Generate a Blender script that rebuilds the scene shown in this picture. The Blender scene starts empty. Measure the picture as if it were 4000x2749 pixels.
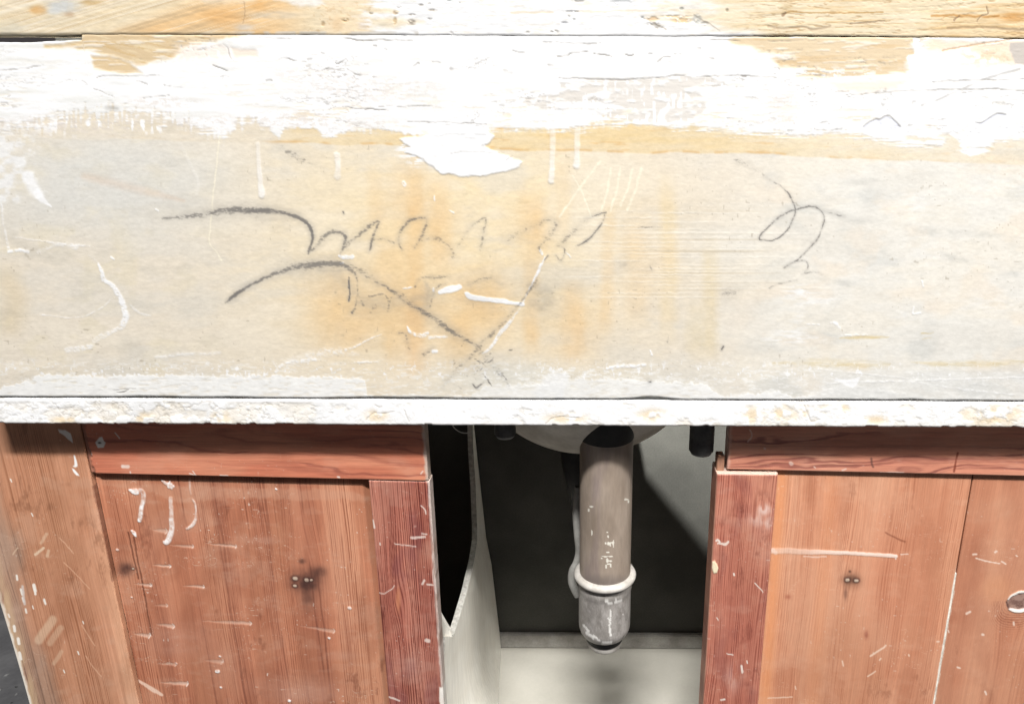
import bpy, math, random
import numpy as np
from mathutils import Matrix, Vector

scene = bpy.context.scene
COL = scene.collection

# ------------------------------------------------------------------ camera
F_PX, PCX, PCY = 2890.0, 2300.0, 1374.5          # focal length and principal point (photograph is a crop)
PITCH, ROLL, DIST = math.radians(17.0), 0.004, 0.90
fw = np.array([0.0, math.cos(PITCH), -math.sin(PITCH)])
up0 = np.array([0.0, math.sin(PITCH), math.cos(PITCH)])
rt0 = np.array([1.0, 0.0, 0.0])
rt = math.cos(ROLL) * rt0 + math.sin(ROLL) * up0
up = -math.sin(ROLL) * rt0 + math.cos(ROLL) * up0
CAM = np.array([0.0, -DIST, 0.0])
cam_d = bpy.data.cameras.new('camera')
cam = bpy.data.objects.new('camera', cam_d)
COL.objects.link(cam)
cam_d.sensor_width = 36.0
cam_d.lens = F_PX / 4000.0 * 36.0
cam_d.shift_x = -(PCX - 2000.0) / 4000.0
cam_d.clip_start, cam_d.clip_end = 0.02, 100.0
cam.matrix_world = Matrix(((rt[0], up[0], -fw[0], CAM[0]), (rt[1], up[1], -fw[1], CAM[1]),
                           (rt[2], up[2], -fw[2], CAM[2]), (0, 0, 0, 1)))
scene.camera = cam

# ------------------------------------------------------------------ light: indoor, a ceiling tube, added side and rear lamps, plus room light
scene.view_settings.view_transform = 'Standard'
scene.view_settings.look = 'None'
scene.view_settings.exposure = 0.0
scene.view_settings.gamma = 1.0
world = bpy.data.worlds.new('World')
scene.world = world
world.use_nodes = True
bg = world.node_tree.nodes['Background']
bg.inputs['Color'].default_value = (1.0, 0.90, 0.92, 1)
bg.inputs['Strength'].default_value = 0.055

def area_lamp(name, loc, target, power, size, color, size_y=None):
    d = bpy.data.lights.new(name, 'AREA')
    d.shape = 'RECTANGLE' if size_y else 'DISK'; d.size = size; d.size_y = size_y or size; d.energy = power; d.color = color
    o = bpy.data.objects.new(name, d); COL.objects.link(o)
    o.location = loc
    o.rotation_euler = (Vector(target) - Vector(loc)).to_track_quat('-Z', 'Y').to_euler()
    return o
KEY_EL, KEY_AZ, KEY_D = math.radians(58.0), math.radians(-6.0), 6.0
kt = np.array([0.0, 0.0, -0.30])
kdir = np.array([math.sin(KEY_AZ) * math.cos(KEY_EL), -math.cos(KEY_AZ) * math.cos(KEY_EL), math.sin(KEY_EL)])
area_lamp('ceiling_lamp', kt + kdir * KEY_D, kt, 790.0, 1.95, (1.0, 0.98, 0.955), 0.32)     # a ceiling tube along the front
area_lamp('side_fill_lamp', (2.3, -1.75, 2.55), (0.0, 0.1, -0.5), 165.0, 1.1, (1.0, 0.97, 0.93))  # added soft fill with no known source; brightens the divider board
area_lamp('added_rear_lamp', (0.16, 0.20, 0.29), (0.12, 0.42, -0.55), 100.0, 0.016, (1.0, 0.98, 0.93))  # added unseen lamp for the light patch high on the back panel

# ------------------------------------------------------------------ helpers: projection, noise, paint layers
def unproj(px, py, y):
    d = fw + rt * ((px - PCX) / F_PX) - up * ((py - PCY) / F_PX)
    return CAM + d * ((y - CAM[1]) / d[1])
def unproj_z(px, py, z):
    d = fw + rt * ((px - PCX) / F_PX) - up * ((py - PCY) / F_PX)
    return CAM + d * ((z - CAM[2]) / d[2])
def project(x, y, z):
    x = x - CAM[0]; y = y - CAM[1]; z = z - CAM[2]
    f = x * fw[0] + y * fw[1] + z * fw[2]
    r = x * rt[0] + y * rt[1] + z * rt[2]
    u = x * up[0] + y * up[1] + z * up[2]
    return PCX + F_PX * r / f, PCY - F_PX * u / f

def _hash(ix, iy, seed):
    h = (ix.astype(np.int64) * 374761393 + iy.astype(np.int64) * 668265263 + seed * 974711 + 1274126177) & 0xFFFFFFFF
    h = ((h ^ (h >> 13)) * 1274126177) & 0xFFFFFFFF
    h = ((h ^ (h >> 16)) * 2246822519) & 0xFFFFFFFF
    return ((h ^ (h >> 15)) & 0xFFFFFF) / float(0xFFFFFF)
def vn(x, y, seed=0):
    x, y = np.broadcast_arrays(np.asarray(x, float), np.asarray(y, float))
    ix, iy = np.floor(x), np.floor(y)
    fx, fy = x - ix, y - iy
    fx = fx * fx * (3 - 2 * fx); fy = fy * fy * (3 - 2 * fy)
    a = _hash(ix, iy, seed); b = _hash(ix + 1, iy, seed); c = _hash(ix, iy + 1, seed); d = _hash(ix + 1, iy + 1, seed)
    return (a * (1 - fx) + b * fx) * (1 - fy) + (c * (1 - fx) + d * fx) * fy
def fbm(x, y, octv=4, seed=0, gain=0.5):
    s = 0.0; a = 1.0; t = 0.0
    for k in range(octv):
        s = s + a * vn(x * 2 ** k + 17.3 * k, y * 2 ** k - 9.1 * k, seed + 31 * k); t += a; a *= gain
    return s / t
def ss(a, b, x):
    t = np.clip((x - a) / (b - a), 0, 1)
    return t * t * (3 - 2 * t)
def lin(c):
    c = np.asarray(c, float)
    return np.where(c <= 0.04045, c / 12.92, ((c + 0.055) / 1.055) ** 2.4)
def rgb(r, g, b):
    return np.array([r, g, b], float) / 255.0

def curve(pts, n=6):
    p = [np.array(q, float) for q in pts]
    if len(p) < 3: return p
    out = []
    for i in range(len(p) - 1):
        p0 = p[max(i - 1, 0)]; p1 = p[i]; p2 = p[i + 1]; p3 = p[min(i + 2, len(p) - 1)]
        for k in range(n):
            t = k / n
            out.append(0.5 * (2 * p1 + (p2 - p0) * t + (2 * p0 - 5 * p1 + 4 * p2 - p3) * t * t + (3 * p1 - p0 - 3 * p2 + p3) * t ** 3))
    out.append(p[-1])
    return out

class Paint:
    """Paint layers on a grid; coordinates are the photograph's pixels as they fall on that surface."""
    def __init__(s, px, py, wob=4.0, seed=0):
        s.px, s.py = px, py
        s.wx = px + (fbm(px / 22, py / 22, 3, seed + 501) - .5) * 2 * wob
        s.wy = py + (fbm(px / 22, py / 22, 3, seed + 502) - .5) * 2 * wob
        s.c = np.ones(px.shape + (3,)); s.h = np.zeros(px.shape)
    def box(s, x0, x1, y0, y1):
        cm = np.where(np.any((s.px > x0) & (s.px < x1), axis=0))[0]
        rm = np.where(np.any((s.py > y0) & (s.py < y1), axis=1))[0]
        if len(cm) == 0 or len(rm) == 0: return None
        return slice(rm[0], rm[-1] + 1), slice(cm[0], cm[-1] + 1)
    def mask0(s): return np.zeros(s.px.shape)
    def blend(s, m, col):
        s.c += m[..., None] * (np.asarray(col) - s.c)
    def stroke(s, pts, w, soft=0.45, smooth=True, out=None, inten=1.0):
        """pts: (x,y[,w[,i]]); returns coverage mask (max-combined into out)"""
        q = []
        for p in pts:
            q.append((p[0], p[1], p[2] if len(p) > 2 else w, p[3] if len(p) > 3 else 1.0))
        q = curve(q) if smooth else [np.array(v, float) for v in q]
        if out is None: out = s.mask0()
        a = np.array(q); mw = a[:, 2].max() + 14
        b = s.box(a[:, 0].min() - mw, a[:, 0].max() + mw, a[:, 1].min() - mw, a[:, 1].max() + mw)
        if b is None: return out
        X, Y = s.wx[b], s.wy[b]; o = out[b]
        for i in range(len(q) - 1):
            p, r = q[i], q[i + 1]
            m2 = max(p[2], r[2]) + 10
            bb = s.box(min(p[0], r[0]) - m2, max(p[0], r[0]) + m2, min(p[1], r[1]) - m2, max(p[1], r[1]) + m2)
            if bb is None: continue
            X, Y = s.wx[bb], s.wy[bb]; o = out[bb]
            dx, dy = r[0] - p[0], r[1] - p[1]; L = dx * dx + dy * dy + 1e-9
            t = np.clip(((X - p[0]) * dx + (Y - p[1]) * dy) / L, 0, 1)
            d = np.hypot(X - p[0] - t * dx, Y - p[1] - t * dy)
            ww = np.maximum((p[2] + (r[2] - p[2]) * t) * .5, .6)
            sf = np.maximum(soft * ww, 1.6)
            m = (1 - ss(ww - sf, ww + sf, d)) * (p[3] + (r[3] - p[3]) * t) * inten
            np.maximum(o, m, out=o)
        return out
    def poly(s, pts, soft=5.0, rough=0.0, rs=30.0, seed=1, aniso=1.0):
        a = np.array(pts, float)
        out = s.mask0(); mg = soft + rough + 8
        b = s.box(a[:, 0].min() - mg, a[:, 0].max() + mg, a[:, 1].min() - mg, a[:, 1].max() + mg)
        if b is None: return out
        X, Y = s.px[b], s.py[b]
        ins = np.zeros(X.shape, bool); dm = np.full(X.shape, 1e9)
        n = len(a)
        for i in range(n):
            x0, y0 = a[i]; x1, y1 = a[(i + 1) % n]
            c = ((y0 > Y) != (y1 > Y)) & (X < (x1 - x0) * (Y - y0) / (y1 - y0 + 1e-9) + x0)
            ins ^= c
            dx, dy = x1 - x0, y1 - y0
            t = np.clip(((X - x0) * dx + (Y - y0) * dy) / (dx * dx + dy * dy + 1e-9), 0, 1)
            dm = np.minimum(dm, np.hypot(X - x0 - t * dx, Y - y0 - t * dy))
        sd = np.where(ins, dm, -dm)
        if rough: sd = sd + (fbm(X / (rs * aniso), Y / rs, 4, seed, .6) - .5) * 2 * rough
        out[b] = ss(-soft, soft, sd)
        return out
    def blob(s, x, y, rx, ry, p=2.0):
        out = s.mask0()
        b = s.box(x - 3 * rx, x + 3 * rx, y - 3 * ry, y + 3 * ry)
        if b is None: return out
        out[b] = np.exp(-(((s.px[b] - x) / rx) ** 2 + ((s.py[b] - y) / ry) ** 2) ** (p / 2))
        return out

TINT = np.array([1.02, 1.0, 0.965])          # warmth of the lamps
def albedo(c, k=1.34):
    """base colour of a paint mixed by eye from how it looks in this light (k: brightness of the light on that face)"""
    return np.clip(lin(np.clip(c, 0, 1)) / (k * TINT), 0.004, 0.84)

# ------------------------------------------------------------------ helpers: meshes, materials, tags
def link_mesh(name, me, mat, parent=None):
    o = bpy.data.objects.new(name, me); COL.objects.link(o)
    if mat: me.materials.append(mat)
    if parent: o.parent = parent
    return o
def np_mesh(name, V, Q, colors=None, smooth=True):
    me = bpy.data.meshes.new(name)
    V = np.asarray(V, np.float32); Q = np.asarray(Q, np.int32)
    me.vertices.add(len(V)); me.vertices.foreach_set('co', V.ravel())
    me.loops.add(Q.size); me.loops.foreach_set('vertex_index', Q.ravel())
    me.polygons.add(len(Q)); me.polygons.foreach_set('loop_start', np.arange(0, Q.size, 4, dtype=np.int32))
    me.polygons.foreach_set('use_smooth', np.full(len(Q), smooth))
    me.update(calc_edges=True)
    if colors is not None:
        at = me.color_attributes.new('paint', 'FLOAT_COLOR', 'POINT')
        c4 = np.ones((len(V), 4), np.float32); c4[:, :3] = colors
        at.data.foreach_set('color', c4.ravel())
    return me
def board_mesh(name, X, Y, Z, C, depth):
    """front sheet given as grids (rows top to bottom), closed by edges and a back 'depth' behind"""
    n, m = X.shape
    V = np.stack([X, Y, Z], -1).reshape(-1, 3)
    I = np.arange(n * m).reshape(n, m)
    Q = np.stack([I[:-1, :-1], I[1:, :-1], I[1:, 1:], I[:-1, 1:]], -1).reshape(-1, 4)
    ring = np.concatenate([I[0, :], I[1:, -1], I[-1, -2::-1], I[-2:0:-1, 0]])
    RV = V[ring].copy(); RV2 = RV.copy()
    RV2[:, 1] = np.median(Y) + depth
    k0 = n * m; k = len(ring)
    a = np.arange(k); b = (a + 1) % k
    Q2 = np.stack([k0 + a, k0 + b, k0 + k + b, k0 + k + a], -1)
    cc = [ring.tolist().index(int(v)) for v in (I[0, 0], I[0, -1], I[-1, -1], I[-1, 0])]
    Q3 = np.array([[k0 + k + v for v in cc]])
    VV = np.concatenate([V, RV, RV2]); CC = np.concatenate([C.reshape(-1, 3), C.reshape(-1, 3)[ring], C.reshape(-1, 3)[ring]])
    return np_mesh(name, VV, np.concatenate([Q, Q2, Q3]), CC)
def spans(lo, d0, d1, hi, step, coarse=0.03):
    a = np.arange(d0, d1 + step * .5, step)
    l = np.linspace(lo, a[0], max(2, int((a[0] - lo) / coarse) + 1))[:-1] if lo < a[0] - 1e-6 else np.array([])
    h = np.linspace(a[-1], hi, max(2, int((hi - a[-1]) / coarse) + 1))[1:] if hi > a[-1] + 1e-6 else np.array([])
    return np.concatenate([l, a, h])

def nodes_mat(name, rough=0.6, spec=0.35, grain=(600, 600, 600), var=0.08, bump=0.15, bscale=900.0, base=None, big=0.0, metallic=0.0):
    m = bpy.data.materials.new(name); m.use_nodes = True
    nt = m.node_tree; N = nt.nodes; L = nt.links
    bs = N['Principled BSDF']
    bs.inputs['Roughness'].default_value = rough
    bs.inputs['Specular IOR Level'].default_value = spec
    bs.inputs['Metallic'].default_value = metallic
    tc = N.new('ShaderNodeTexCoord')
    mp = N.new('ShaderNodeMapping'); mp.inputs['Scale'].default_value = grain
    L.new(tc.outputs['Object'], mp.inputs['Vector'])
    nz = N.new('ShaderNodeTexNoise'); nz.inputs['Scale'].default_value = 1.0; nz.inputs['Detail'].default_value = 4
    L.new(mp.outputs['Vector'], nz.inputs['Vector'])
    mr = N.new('ShaderNodeMapRange')
    mr.inputs['From Min'].default_value = .25; mr.inputs['From Max'].default_value = .75
    mr.inputs['To Min'].default_value = 1 - var; mr.inputs['To Max'].default_value = 1 + var
    L.new(nz.outputs['Fac'], mr.inputs['Value'])
    if base is None:
        at = N.new('ShaderNodeAttribute'); at.attribute_name = 'paint'; src = at.outputs['Color']
    else:
        n2 = N.new('ShaderNodeTexNoise'); n2.inputs['Scale'].default_value = base[2] if len(base) > 2 else 20; n2.inputs['Detail'].default_value = 6
        L.new(tc.outputs['Object'], n2.inputs['Vector'])
        cr = N.new('ShaderNodeValToRGB')
        cr.color_ramp.elements[0].position = .35; cr.color_ramp.elements[1].position = .65
        cr.color_ramp.elements[0].color = (*base[0], 1); cr.color_ramp.elements[1].color = (*base[1], 1)
        L.new(n2.outputs['Fac'], cr.inputs['Fac']); src = cr.outputs['Color']
    mx = N.new('ShaderNodeVectorMath'); mx.operation = 'SCALE'
    L.new(src, mx.inputs[0]); L.new(mr.outputs['Result'], mx.inputs['Scale'])
    L.new(mx.outputs['Vector'], bs.inputs['Base Color'])
    bn = N.new('ShaderNodeTexNoise'); bn.inputs['Scale'].default_value = bscale; bn.inputs['Detail'].default_value = 3
    L.new(tc.outputs['Object'], bn.inputs['Vector'])
    bp = N.new('ShaderNodeBump'); bp.inputs['Strength'].default_value = bump; bp.inputs['Distance'].default_value = 0.001
    L.new(bn.outputs['Fac'], bp.inputs['Height']); L.new(bp.outputs['Normal'], bs.inputs['Normal'])
    return m
def tag(o, label=None, cat=None, group=None, kind=None):
    if label: o['label'] = label
    if cat: o['category'] = cat
    if group: o['group'] = group
    if kind: o['kind'] = kind
    return o
def empty(name, loc):
    o = bpy.data.objects.new(name, None); COL.objects.link(o); o.location = loc; o.empty_display_size = .05
    return o
def keep_parent(o, parent):
    o.parent = parent; o.matrix_parent_inverse = Matrix.Translation(-Vector(parent.location))
def lathe(name, prof, center, seg=48, mat=None, parent=None, lean=(0, 0), sx=1.0, sy=1.0, caps=True):
    """prof: list of (radius, z) from top to bottom"""
    P = np.array(prof, float); n = len(P)
    th = np.linspace(0, 2 * np.pi, seg, endpoint=False)
    X = center[0] + np.outer(P[:, 0], np.cos(th)) * sx + (P[:, 1] * lean[0])[:, None]
    Y = center[1] + np.outer(P[:, 0], np.sin(th)) * sy + (P[:, 1] * lean[1])[:, None]
    Z = np.repeat(P[:, 1][:, None], seg, 1)
    V = np.stack([X, Y, Z], -1).reshape(-1, 3)
    I = np.arange(n * seg).reshape(n, seg); J = np.roll(I, -1, 1)
    Q = np.stack([I[:-1], I[1:], J[1:], J[:-1]], -1).reshape(-1, 4)
    me = np_mesh(name, V, Q)
    return link_mesh(name, me, mat, None)
def tube(name, pts, r, mat, seg=12):
    c = np.array(curve(pts, 8)); n = len(c)
    T = np.gradient(c, axis=0); T /= np.linalg.norm(T, axis=1)[:, None]
    ref = np.array([0.0, 1.0, 0.0]); V = []
    for i in range(n):
        a = np.cross(T[i], ref); a /= np.linalg.norm(a) + 1e-9; b = np.cross(T[i], a)
        for k in range(seg):
            t = 2 * np.pi * k / seg; V.append(c[i] + r * (math.cos(t) * a + math.sin(t) * b))
    I = np.arange(n * seg).reshape(n, seg); J = np.roll(I, -1, 1)
    Q = np.stack([I[:-1], J[:-1], J[1:], I[1:]], -1).reshape(-1, 4)
    return link_mesh(name, np_mesh(name, V, Q), mat)
def slab_box(name, x0, x1, y0, y1, z0, z1, mat, bev=0.0015):
    import bmesh
    bm = bmesh.new(); bmesh.ops.create_cube(bm, size=1.0)
    bmesh.ops.scale(bm, vec=(x1 - x0, y1 - y0, z1 - z0), verts=bm.verts)
    bmesh.ops.translate(bm, vec=((x0 + x1) / 2, (y0 + y1) / 2, (z0 + z1) / 2), verts=bm.verts)
    if bev: bmesh.ops.bevel(bm, geom=bm.edges[:], offset=bev, segments=2, affect='EDGES')
    me = bpy.data.meshes.new(name); bm.to_mesh(me); bm.free()
    return link_mesh(name, me, mat)

M_PLASTER = nodes_mat('painted_stone', .62, .25, (260, 260, 900), .025, .05, 700)
M_MARBLE = nodes_mat('broken_marble', .55, .3, (300, 300, 300), .05, .25, 500)
M_WOOD = nodes_mat('old_pine', .52, .32, (1400, 1400, 90), .07, .10, 900)
M_WOODH = nodes_mat('old_pine_rail', .50, .34, (90, 1400, 1400), .07, .10, 900)
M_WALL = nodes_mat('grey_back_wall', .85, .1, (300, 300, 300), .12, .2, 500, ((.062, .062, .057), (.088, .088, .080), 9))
M_BASE = nodes_mat('dusty_skirting', .8, .2, (300, 300, 300), .12, .2, 500, ((.22, .21, .19), (.34, .33, .30), 25))
M_FLOOR = nodes_mat('cream_shelf', .6, .3, (200, 200, 200), .03, .08, 400, ((.36, .345, .30), (.43, .415, .365), 7))
M_DIV = nodes_mat('white_panel', .5, .35, (260, 260, 10), .11, .10, 300, ((.74, .71, .63), (.80, .78, .71), 16))
M_DIVE = nodes_mat('white_panel_edge', .7, .2, (400, 400, 200), .12, .3, 300, ((.34, .33, .30), (.52, .51, .47), 160))
M_PIPE = nodes_mat('aged_grey_pipe', .48, .4, (300, 300, 60), .10, .12, 500)
M_ALLOY = nodes_mat('dull_alloy', .42, .5, (500, 500, 250), .15, .25, 350)
M_RING = nodes_mat('pale_rubber_ring', .6, .3, (300, 300, 300), .08, .1, 400, ((.34, .32, .29), (.44, .42, .39), 60))
M_BLACK = nodes_mat('rubber_and_shade_black', .6, .3, (300, 300, 300), .2, .1, 400, ((.010, .010, .010), (.018, .018, .017), 40))  # gasket, and the added sleeve and wedge that imitate shade
M_BOLT = nodes_mat('black_threaded_steel', .5, .5, (300, 300, 300), .2, .1, 400, ((.07, .07, .07), (.13, .13, .125), 60))
M_BOWL = nodes_mat('grey_stone_bowl', .7, .25, (150, 150, 150), .10, .25, 200, ((.48, .44, .37), (.70, .66, .57), 22))
M_HOSE = nodes_mat('grey_hose', .55, .3, (300, 300, 300), .1, .1, 300, ((.20, .195, .18), (.28, .275, .255), 40))
M_FIBRE = nodes_mat('pale_fibre', .8, .1, (300, 300, 300), .1, 0, 300, ((.45, .44, .40), (.5, .49, .45), 40))
M_ASPHALT = nodes_mat('grey_ground', .9, .15, (120, 120, 120), .10, .3, 400, ((.062, .062, .065), (.088, .088, .091), 14))

# ------------------------------------------------------------------ the setting
YW = 0.039                         # front plane of the cabinets
Y_BACK = 0.42
Z_FLOOR = float(unproj(2300, 2532, Y_BACK - .012)[2])
Z_GROUND = Z_FLOOR - 0.07
X0, X1 = -0.80, 0.90               # how far the sink unit runs to either side

gr = slab_box('ground', -6, 6, -4, 6, Z_GROUND - .05, Z_GROUND, M_ASPHALT, 0)
tag(gr, kind='structure')
fl = slab_box('floor', float(unproj(60, 2700, .06)[0]) + .02, X1, .06, Y_BACK, Z_FLOOR - .018, Z_FLOOR, M_FLOOR, .002)
tag(fl, kind='structure')
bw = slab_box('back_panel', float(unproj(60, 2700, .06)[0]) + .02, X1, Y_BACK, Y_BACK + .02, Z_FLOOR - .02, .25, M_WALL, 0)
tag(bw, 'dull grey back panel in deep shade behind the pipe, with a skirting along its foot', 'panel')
zb_top = float(unproj(2300, 2480, Y_BACK - .012)[2])
sk = slab_box('skirting', float(unproj(60, 2700, .06)[0]) + .021, X1 - .001, Y_BACK - .012, Y_BACK, Z_FLOOR + .0005, zb_top, M_BASE, .002)
keep_parent(sk, bw)

# asphalt flecks on the ground at the left corner
def flecks():
    rnd = random.Random(4); V = []; Q = []
    for i in range(420):
        x = rnd.uniform(-1.25, -.78); y = rnd.uniform(.05, .75)
        L = rnd.uniform(.0015, .0065); w = L * rnd.uniform(.3, .6); a = rnd.uniform(0, 3.14); h = rnd.uniform(.0006, .0022)
        c, s = math.cos(a), math.sin(a); k = len(V)
        for (u, v) in ((-1, 0), (0, -1), (1, 0), (0, 1)):
            V.append((x + u * L * c - v * w * s, y + u * L * s + v * w * c, Z_GROUND + .0003))
        for (u, v) in ((-.5, 0), (0, -.5), (.5, 0), (0, .5)):
            V.append((x + u * L * c - v * w * s, y + u * L * s + v * w * c, Z_GROUND + h))
        Q.append((k + 4, k + 5, k + 6, k + 7))
        for j in range(4): Q.append((k + j, k + (j + 1) % 4, k + 4 + (j + 1) % 4, k + 4 + j))
    return V, Q
fV, fQ = flecks()
M_FLECK = nodes_mat('dark_grit', .8, .2, (200, 200, 200), .3, .1, 300, ((.015, .015, .016), (.16, .16, .16), 60))
tag(link_mesh('gravel', np_mesh('gravel', fV, fQ, smooth=False), M_FLECK), kind='stuff')

# ------------------------------------------------------------------ the painted slab
WHITE = rgb(249, 248, 246); OFFW = rgb(242, 241, 238)
def grid(xs, zt, zb, nrow_z):
    """xs: columns; zt/zb arrays per column; nrow_z: row parameters 0..1 top to bottom"""
    X = np.repeat(xs[None, :], len(nrow_z), 0)
    Z = zt[None, :] + (zb - zt)[None, :] * nrow_z[:, None]
    return X, Z
PXS = float(np.linalg.norm(unproj(2300, 800, 0) - unproj(2301, 800, 0)))
sx0, sx1 = float(unproj(-12, 1661, 0)[0]), float(unproj(4012, 1661, 0)[0])
XS = spans(X0, sx0, sx1, X1, 3.3 * PXS)
def zrow(row, px=2000.0, y=0.0): return float(unproj(px, row, y)[2])

def slab():
    zt0, zb0 = zrow(141), zrow(1557.5)
    n = int((1557 - 141) / 3.5)
    T = np.linspace(0, 1, n)
    pxs, _ = project(XS, XS * 0, np.full(XS.shape, zb0))
    # wavy lower edge (the dark joint above the marble strip) and the dropped top edge at far left
    pxt, _ = project(XS, XS * 0, np.full(XS.shape, zt0))
    edge = (fbm(pxs / 90, pxs * 0, 4, 11, .6) - .5) * 7 + (fbm(pxs / 300, pxs * 0 + 5, 2, 12) - .5) * 5
    for (c, w, hgt) in ((2520, 70, 9), (2590, 60, 5), (1480, 130, 3), (1640, 60, 3), (3550, 60, 7), (3300, 120, 3), (640, 120, 3)):
        edge += hgt * np.exp(-((pxs - c) / w) ** 2)
    zb = zb0 + np.maximum(edge, -1.5) * PXS * .95
    tedge = (fbm(pxt / 60, pxt * 0 + 9, 4, 13, .6) - .5) * 4
    tedge = np.where(pxt < 316, -27 - 4 * fbm(pxt / 40, pxt * 0, 3, 14) + 8 * ss(60, 300, pxt), tedge)
    tedge = np.where(pxt > 3850, -5.0 * ss(3850, 3980, pxt), tedge)
    zt = zt0 + tedge * PXS * 1.0
    X, Z = grid(XS, zt, zb, T)
    px, py = project(X, X * 0, Z)
    p = Paint(px, py, 3.5, 1)
    n1 = fbm(px / 420, py / 160, 4, 21); n2 = fbm(px / 130, py / 60, 4, 22); n3 = fbm(px / 40, py / 12, 4, 23)
    fine = fbm(px / 16, py / 7, 3, 24, .65)
    # --- stone base: grey at left, beige, warm centre, pale grey right
    c_beige, c_grey, c_pale = rgb(233, 222, 203), rgb(226, 222, 212), rgb(236, 232, 222)
    c_warm, c_or = rgb(243, 224, 186), rgb(236, 200, 148)
    p.c[:] = c_beige
    g = np.exp(-(((px - 420) / 420) ** 2 + ((py - 720) / 190) ** 2)); p.blend(np.clip(g * (.5 + 1.1 * n2), 0, 1), c_grey)
    g = ss(2550, 3350, px + (n1 - .5) * 700); p.blend(np.clip(g * (.75 + .4 * n2), 0, 1), c_pale)
    g = ss(.52, .74, fbm(px / 190, py / 85, 4, 25)) * ss(2700, 3100, px); p.blend(g * .6, rgb(212, 211, 204))
    g = ss(.55, .75, fbm(px / 160, py / 95, 4, 26)) * ss(2700, 3100, px); p.blend(g * .55, rgb(240, 226, 206))
    g = ss(.54, .72, fbm(px / 170, py / 70, 4, 27)) * ss(1000, 700, px); p.blend(g * .6, rgb(214, 206, 190))
    g = ss(.56, .75, fbm(px / 120, py / 75, 4, 127)) * ss(1000, 600, px); p.blend(g * .5, rgb(230, 218, 190))
    warm = np.exp(-(((px - 1720) / 720) ** 2) ** 1.3 - (((py - 960) / 470) ** 2) ** 1.5)
    p.blend(np.clip(warm * (.55 + .75 * n2), 0, 1), c_warm)
    cl = fbm(px / 330, py / 120, 5, 28, .58); p.blend(ss(.50, .70, cl) * .38, rgb(224, 219, 208)); p.blend(ss(.50, .32, cl) * .35, rgb(243, 233, 214))
    g = np.exp(-(((px - 450) / 480) ** 2) ** 1.5 - (((py - 720) / 170) ** 2) ** 1.3); p.blend(np.clip(g * (.1 + 1.2 * fbm(px / 200, py / 70, 4, 29)), 0, 1) * .8, rgb(221, 219, 211))
    def vstain(x, w, y0, y1, k, col=c_or, sd=0):
        wx = x + (fbm(py / 180, py * 0 + sd, 3, 41 + sd) - .5) * 36
        m = 1 - ss(w * .12, w * .85, np.abs(px - wx) + (n3 - .5) * 16)
        m = m * ss(y0 - 110, y0 + 60, py + (n2 - .5) * 90) * (1 - ss(y1 - 90, y1 + 80, py + (n2 - .5) * 90))
        p.blend(np.clip(m * k * .82 * (.25 + 1.3 * fbm(px / 60, py / 120, 4, 60 + sd)), 0, 1), col)
    for a in ((1590, 120, 640, 850, .75), (1622, 60, 720, 1230, .6), (1725, 75, 780, 1040, .75), (1530, 170, 1000, 1220, .55), (1620, 95, 1190, 1420, .66, rgb(234, 190, 138)),
              (1330, 230, 1080, 1360, .5), (1540, 80, 1260, 1400, .6), (1880, 200, 1100, 1300, .65), (1790, 140, 1290, 1420, .7), (2080, 100, 800, 1000, .6), (2075, 60, 1030, 1200, .5),
              (2245, 78, 1170, 1380, .66, rgb(236, 196, 142)), (2365, 60, 1175, 1250, .8), (2070, 60, 1250, 1350, .7), (2610, 62, 740, 1290, .5, rgb(238, 214, 166)), (2372, 48, 860, 1150, .3),
              (2770, 62, 1000, 1390, .45, rgb(228, 206, 160)), (2710, 60, 1260, 1380, .4, rgb(222, 200, 150)), (1465, 70, 700, 900, .4), (2190, 60, 640, 900, .25), (1400, 150, 1240, 1330, .3), (2480, 90, 900, 1250, .25)):
        vstain(*a[:4], a[4], a[5] if len(a) > 5 else c_or, int(a[0]) % 50)
    for (x, y, rx, ry, k) in ((1590, 1220, 330, 190, .42), (1640, 900, 150, 170, .34), (2240, 1290, 130, 120, .36), (1330, 1200, 160, 120, .22), (1900, 1190, 200, 130, .25), (2080, 900, 120, 120, .2), (2540, 1000, 140, 260, .18)):
        p.blend(np.clip(p.blob(x, y, rx, ry, 2.2) * k * (.3 + 1.3 * fbm(px / 90, py / 60, 4, int(y) % 90 + 700)), 0, .8), rgb(237, 199, 144))
    # horizontal brushing lines in the right middle
    g = np.exp(-(((px - 2620) / 430) ** 2) ** 2 - (((py - 1000) / 190) ** 2) ** 2)
    ln = ss(.70, .86, vn(px / 900, py / 6.5, 31)) * ss(.35, .6, vn(px / 420, py / 45, 33)); p.blend(g * ln * .30, rgb(250, 244, 230))
    hl = p.mask0(); rl = random.Random(9)
    for y in (826, 832, 851, 868, 881, 896, 912, 928, 946, 962, 979, 991, 1004, 1018, 1034, 1050, 1062, 1074, 1082, 1100, 1113, 1126, 1145, 1160):
        x = 2180 + rl.uniform(0, 420); x1 = x + rl.uniform(260, 800)
        p.stroke([(x + (x1 - x) * t, y + rl.uniform(-1.2, 1.2), 3.2, (.15, .6, rl.uniform(.2, .8), .6, .1)[int(t * 4 + .5)]) for t in (0, .25, .5, .75, 1)], 3, .6, True, hl)
    p.blend(hl * .75, rgb(251, 246, 233)); p.h += hl * .0002
    ln = ss(.72, .9, vn(px / 700, py / 6.0 + 50, 32)); p.blend(g * ln * .40, rgb(196, 180, 152))
    # veins: soft grey horizontals at right, rose smear at left
    vein = p.mask0()
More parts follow.
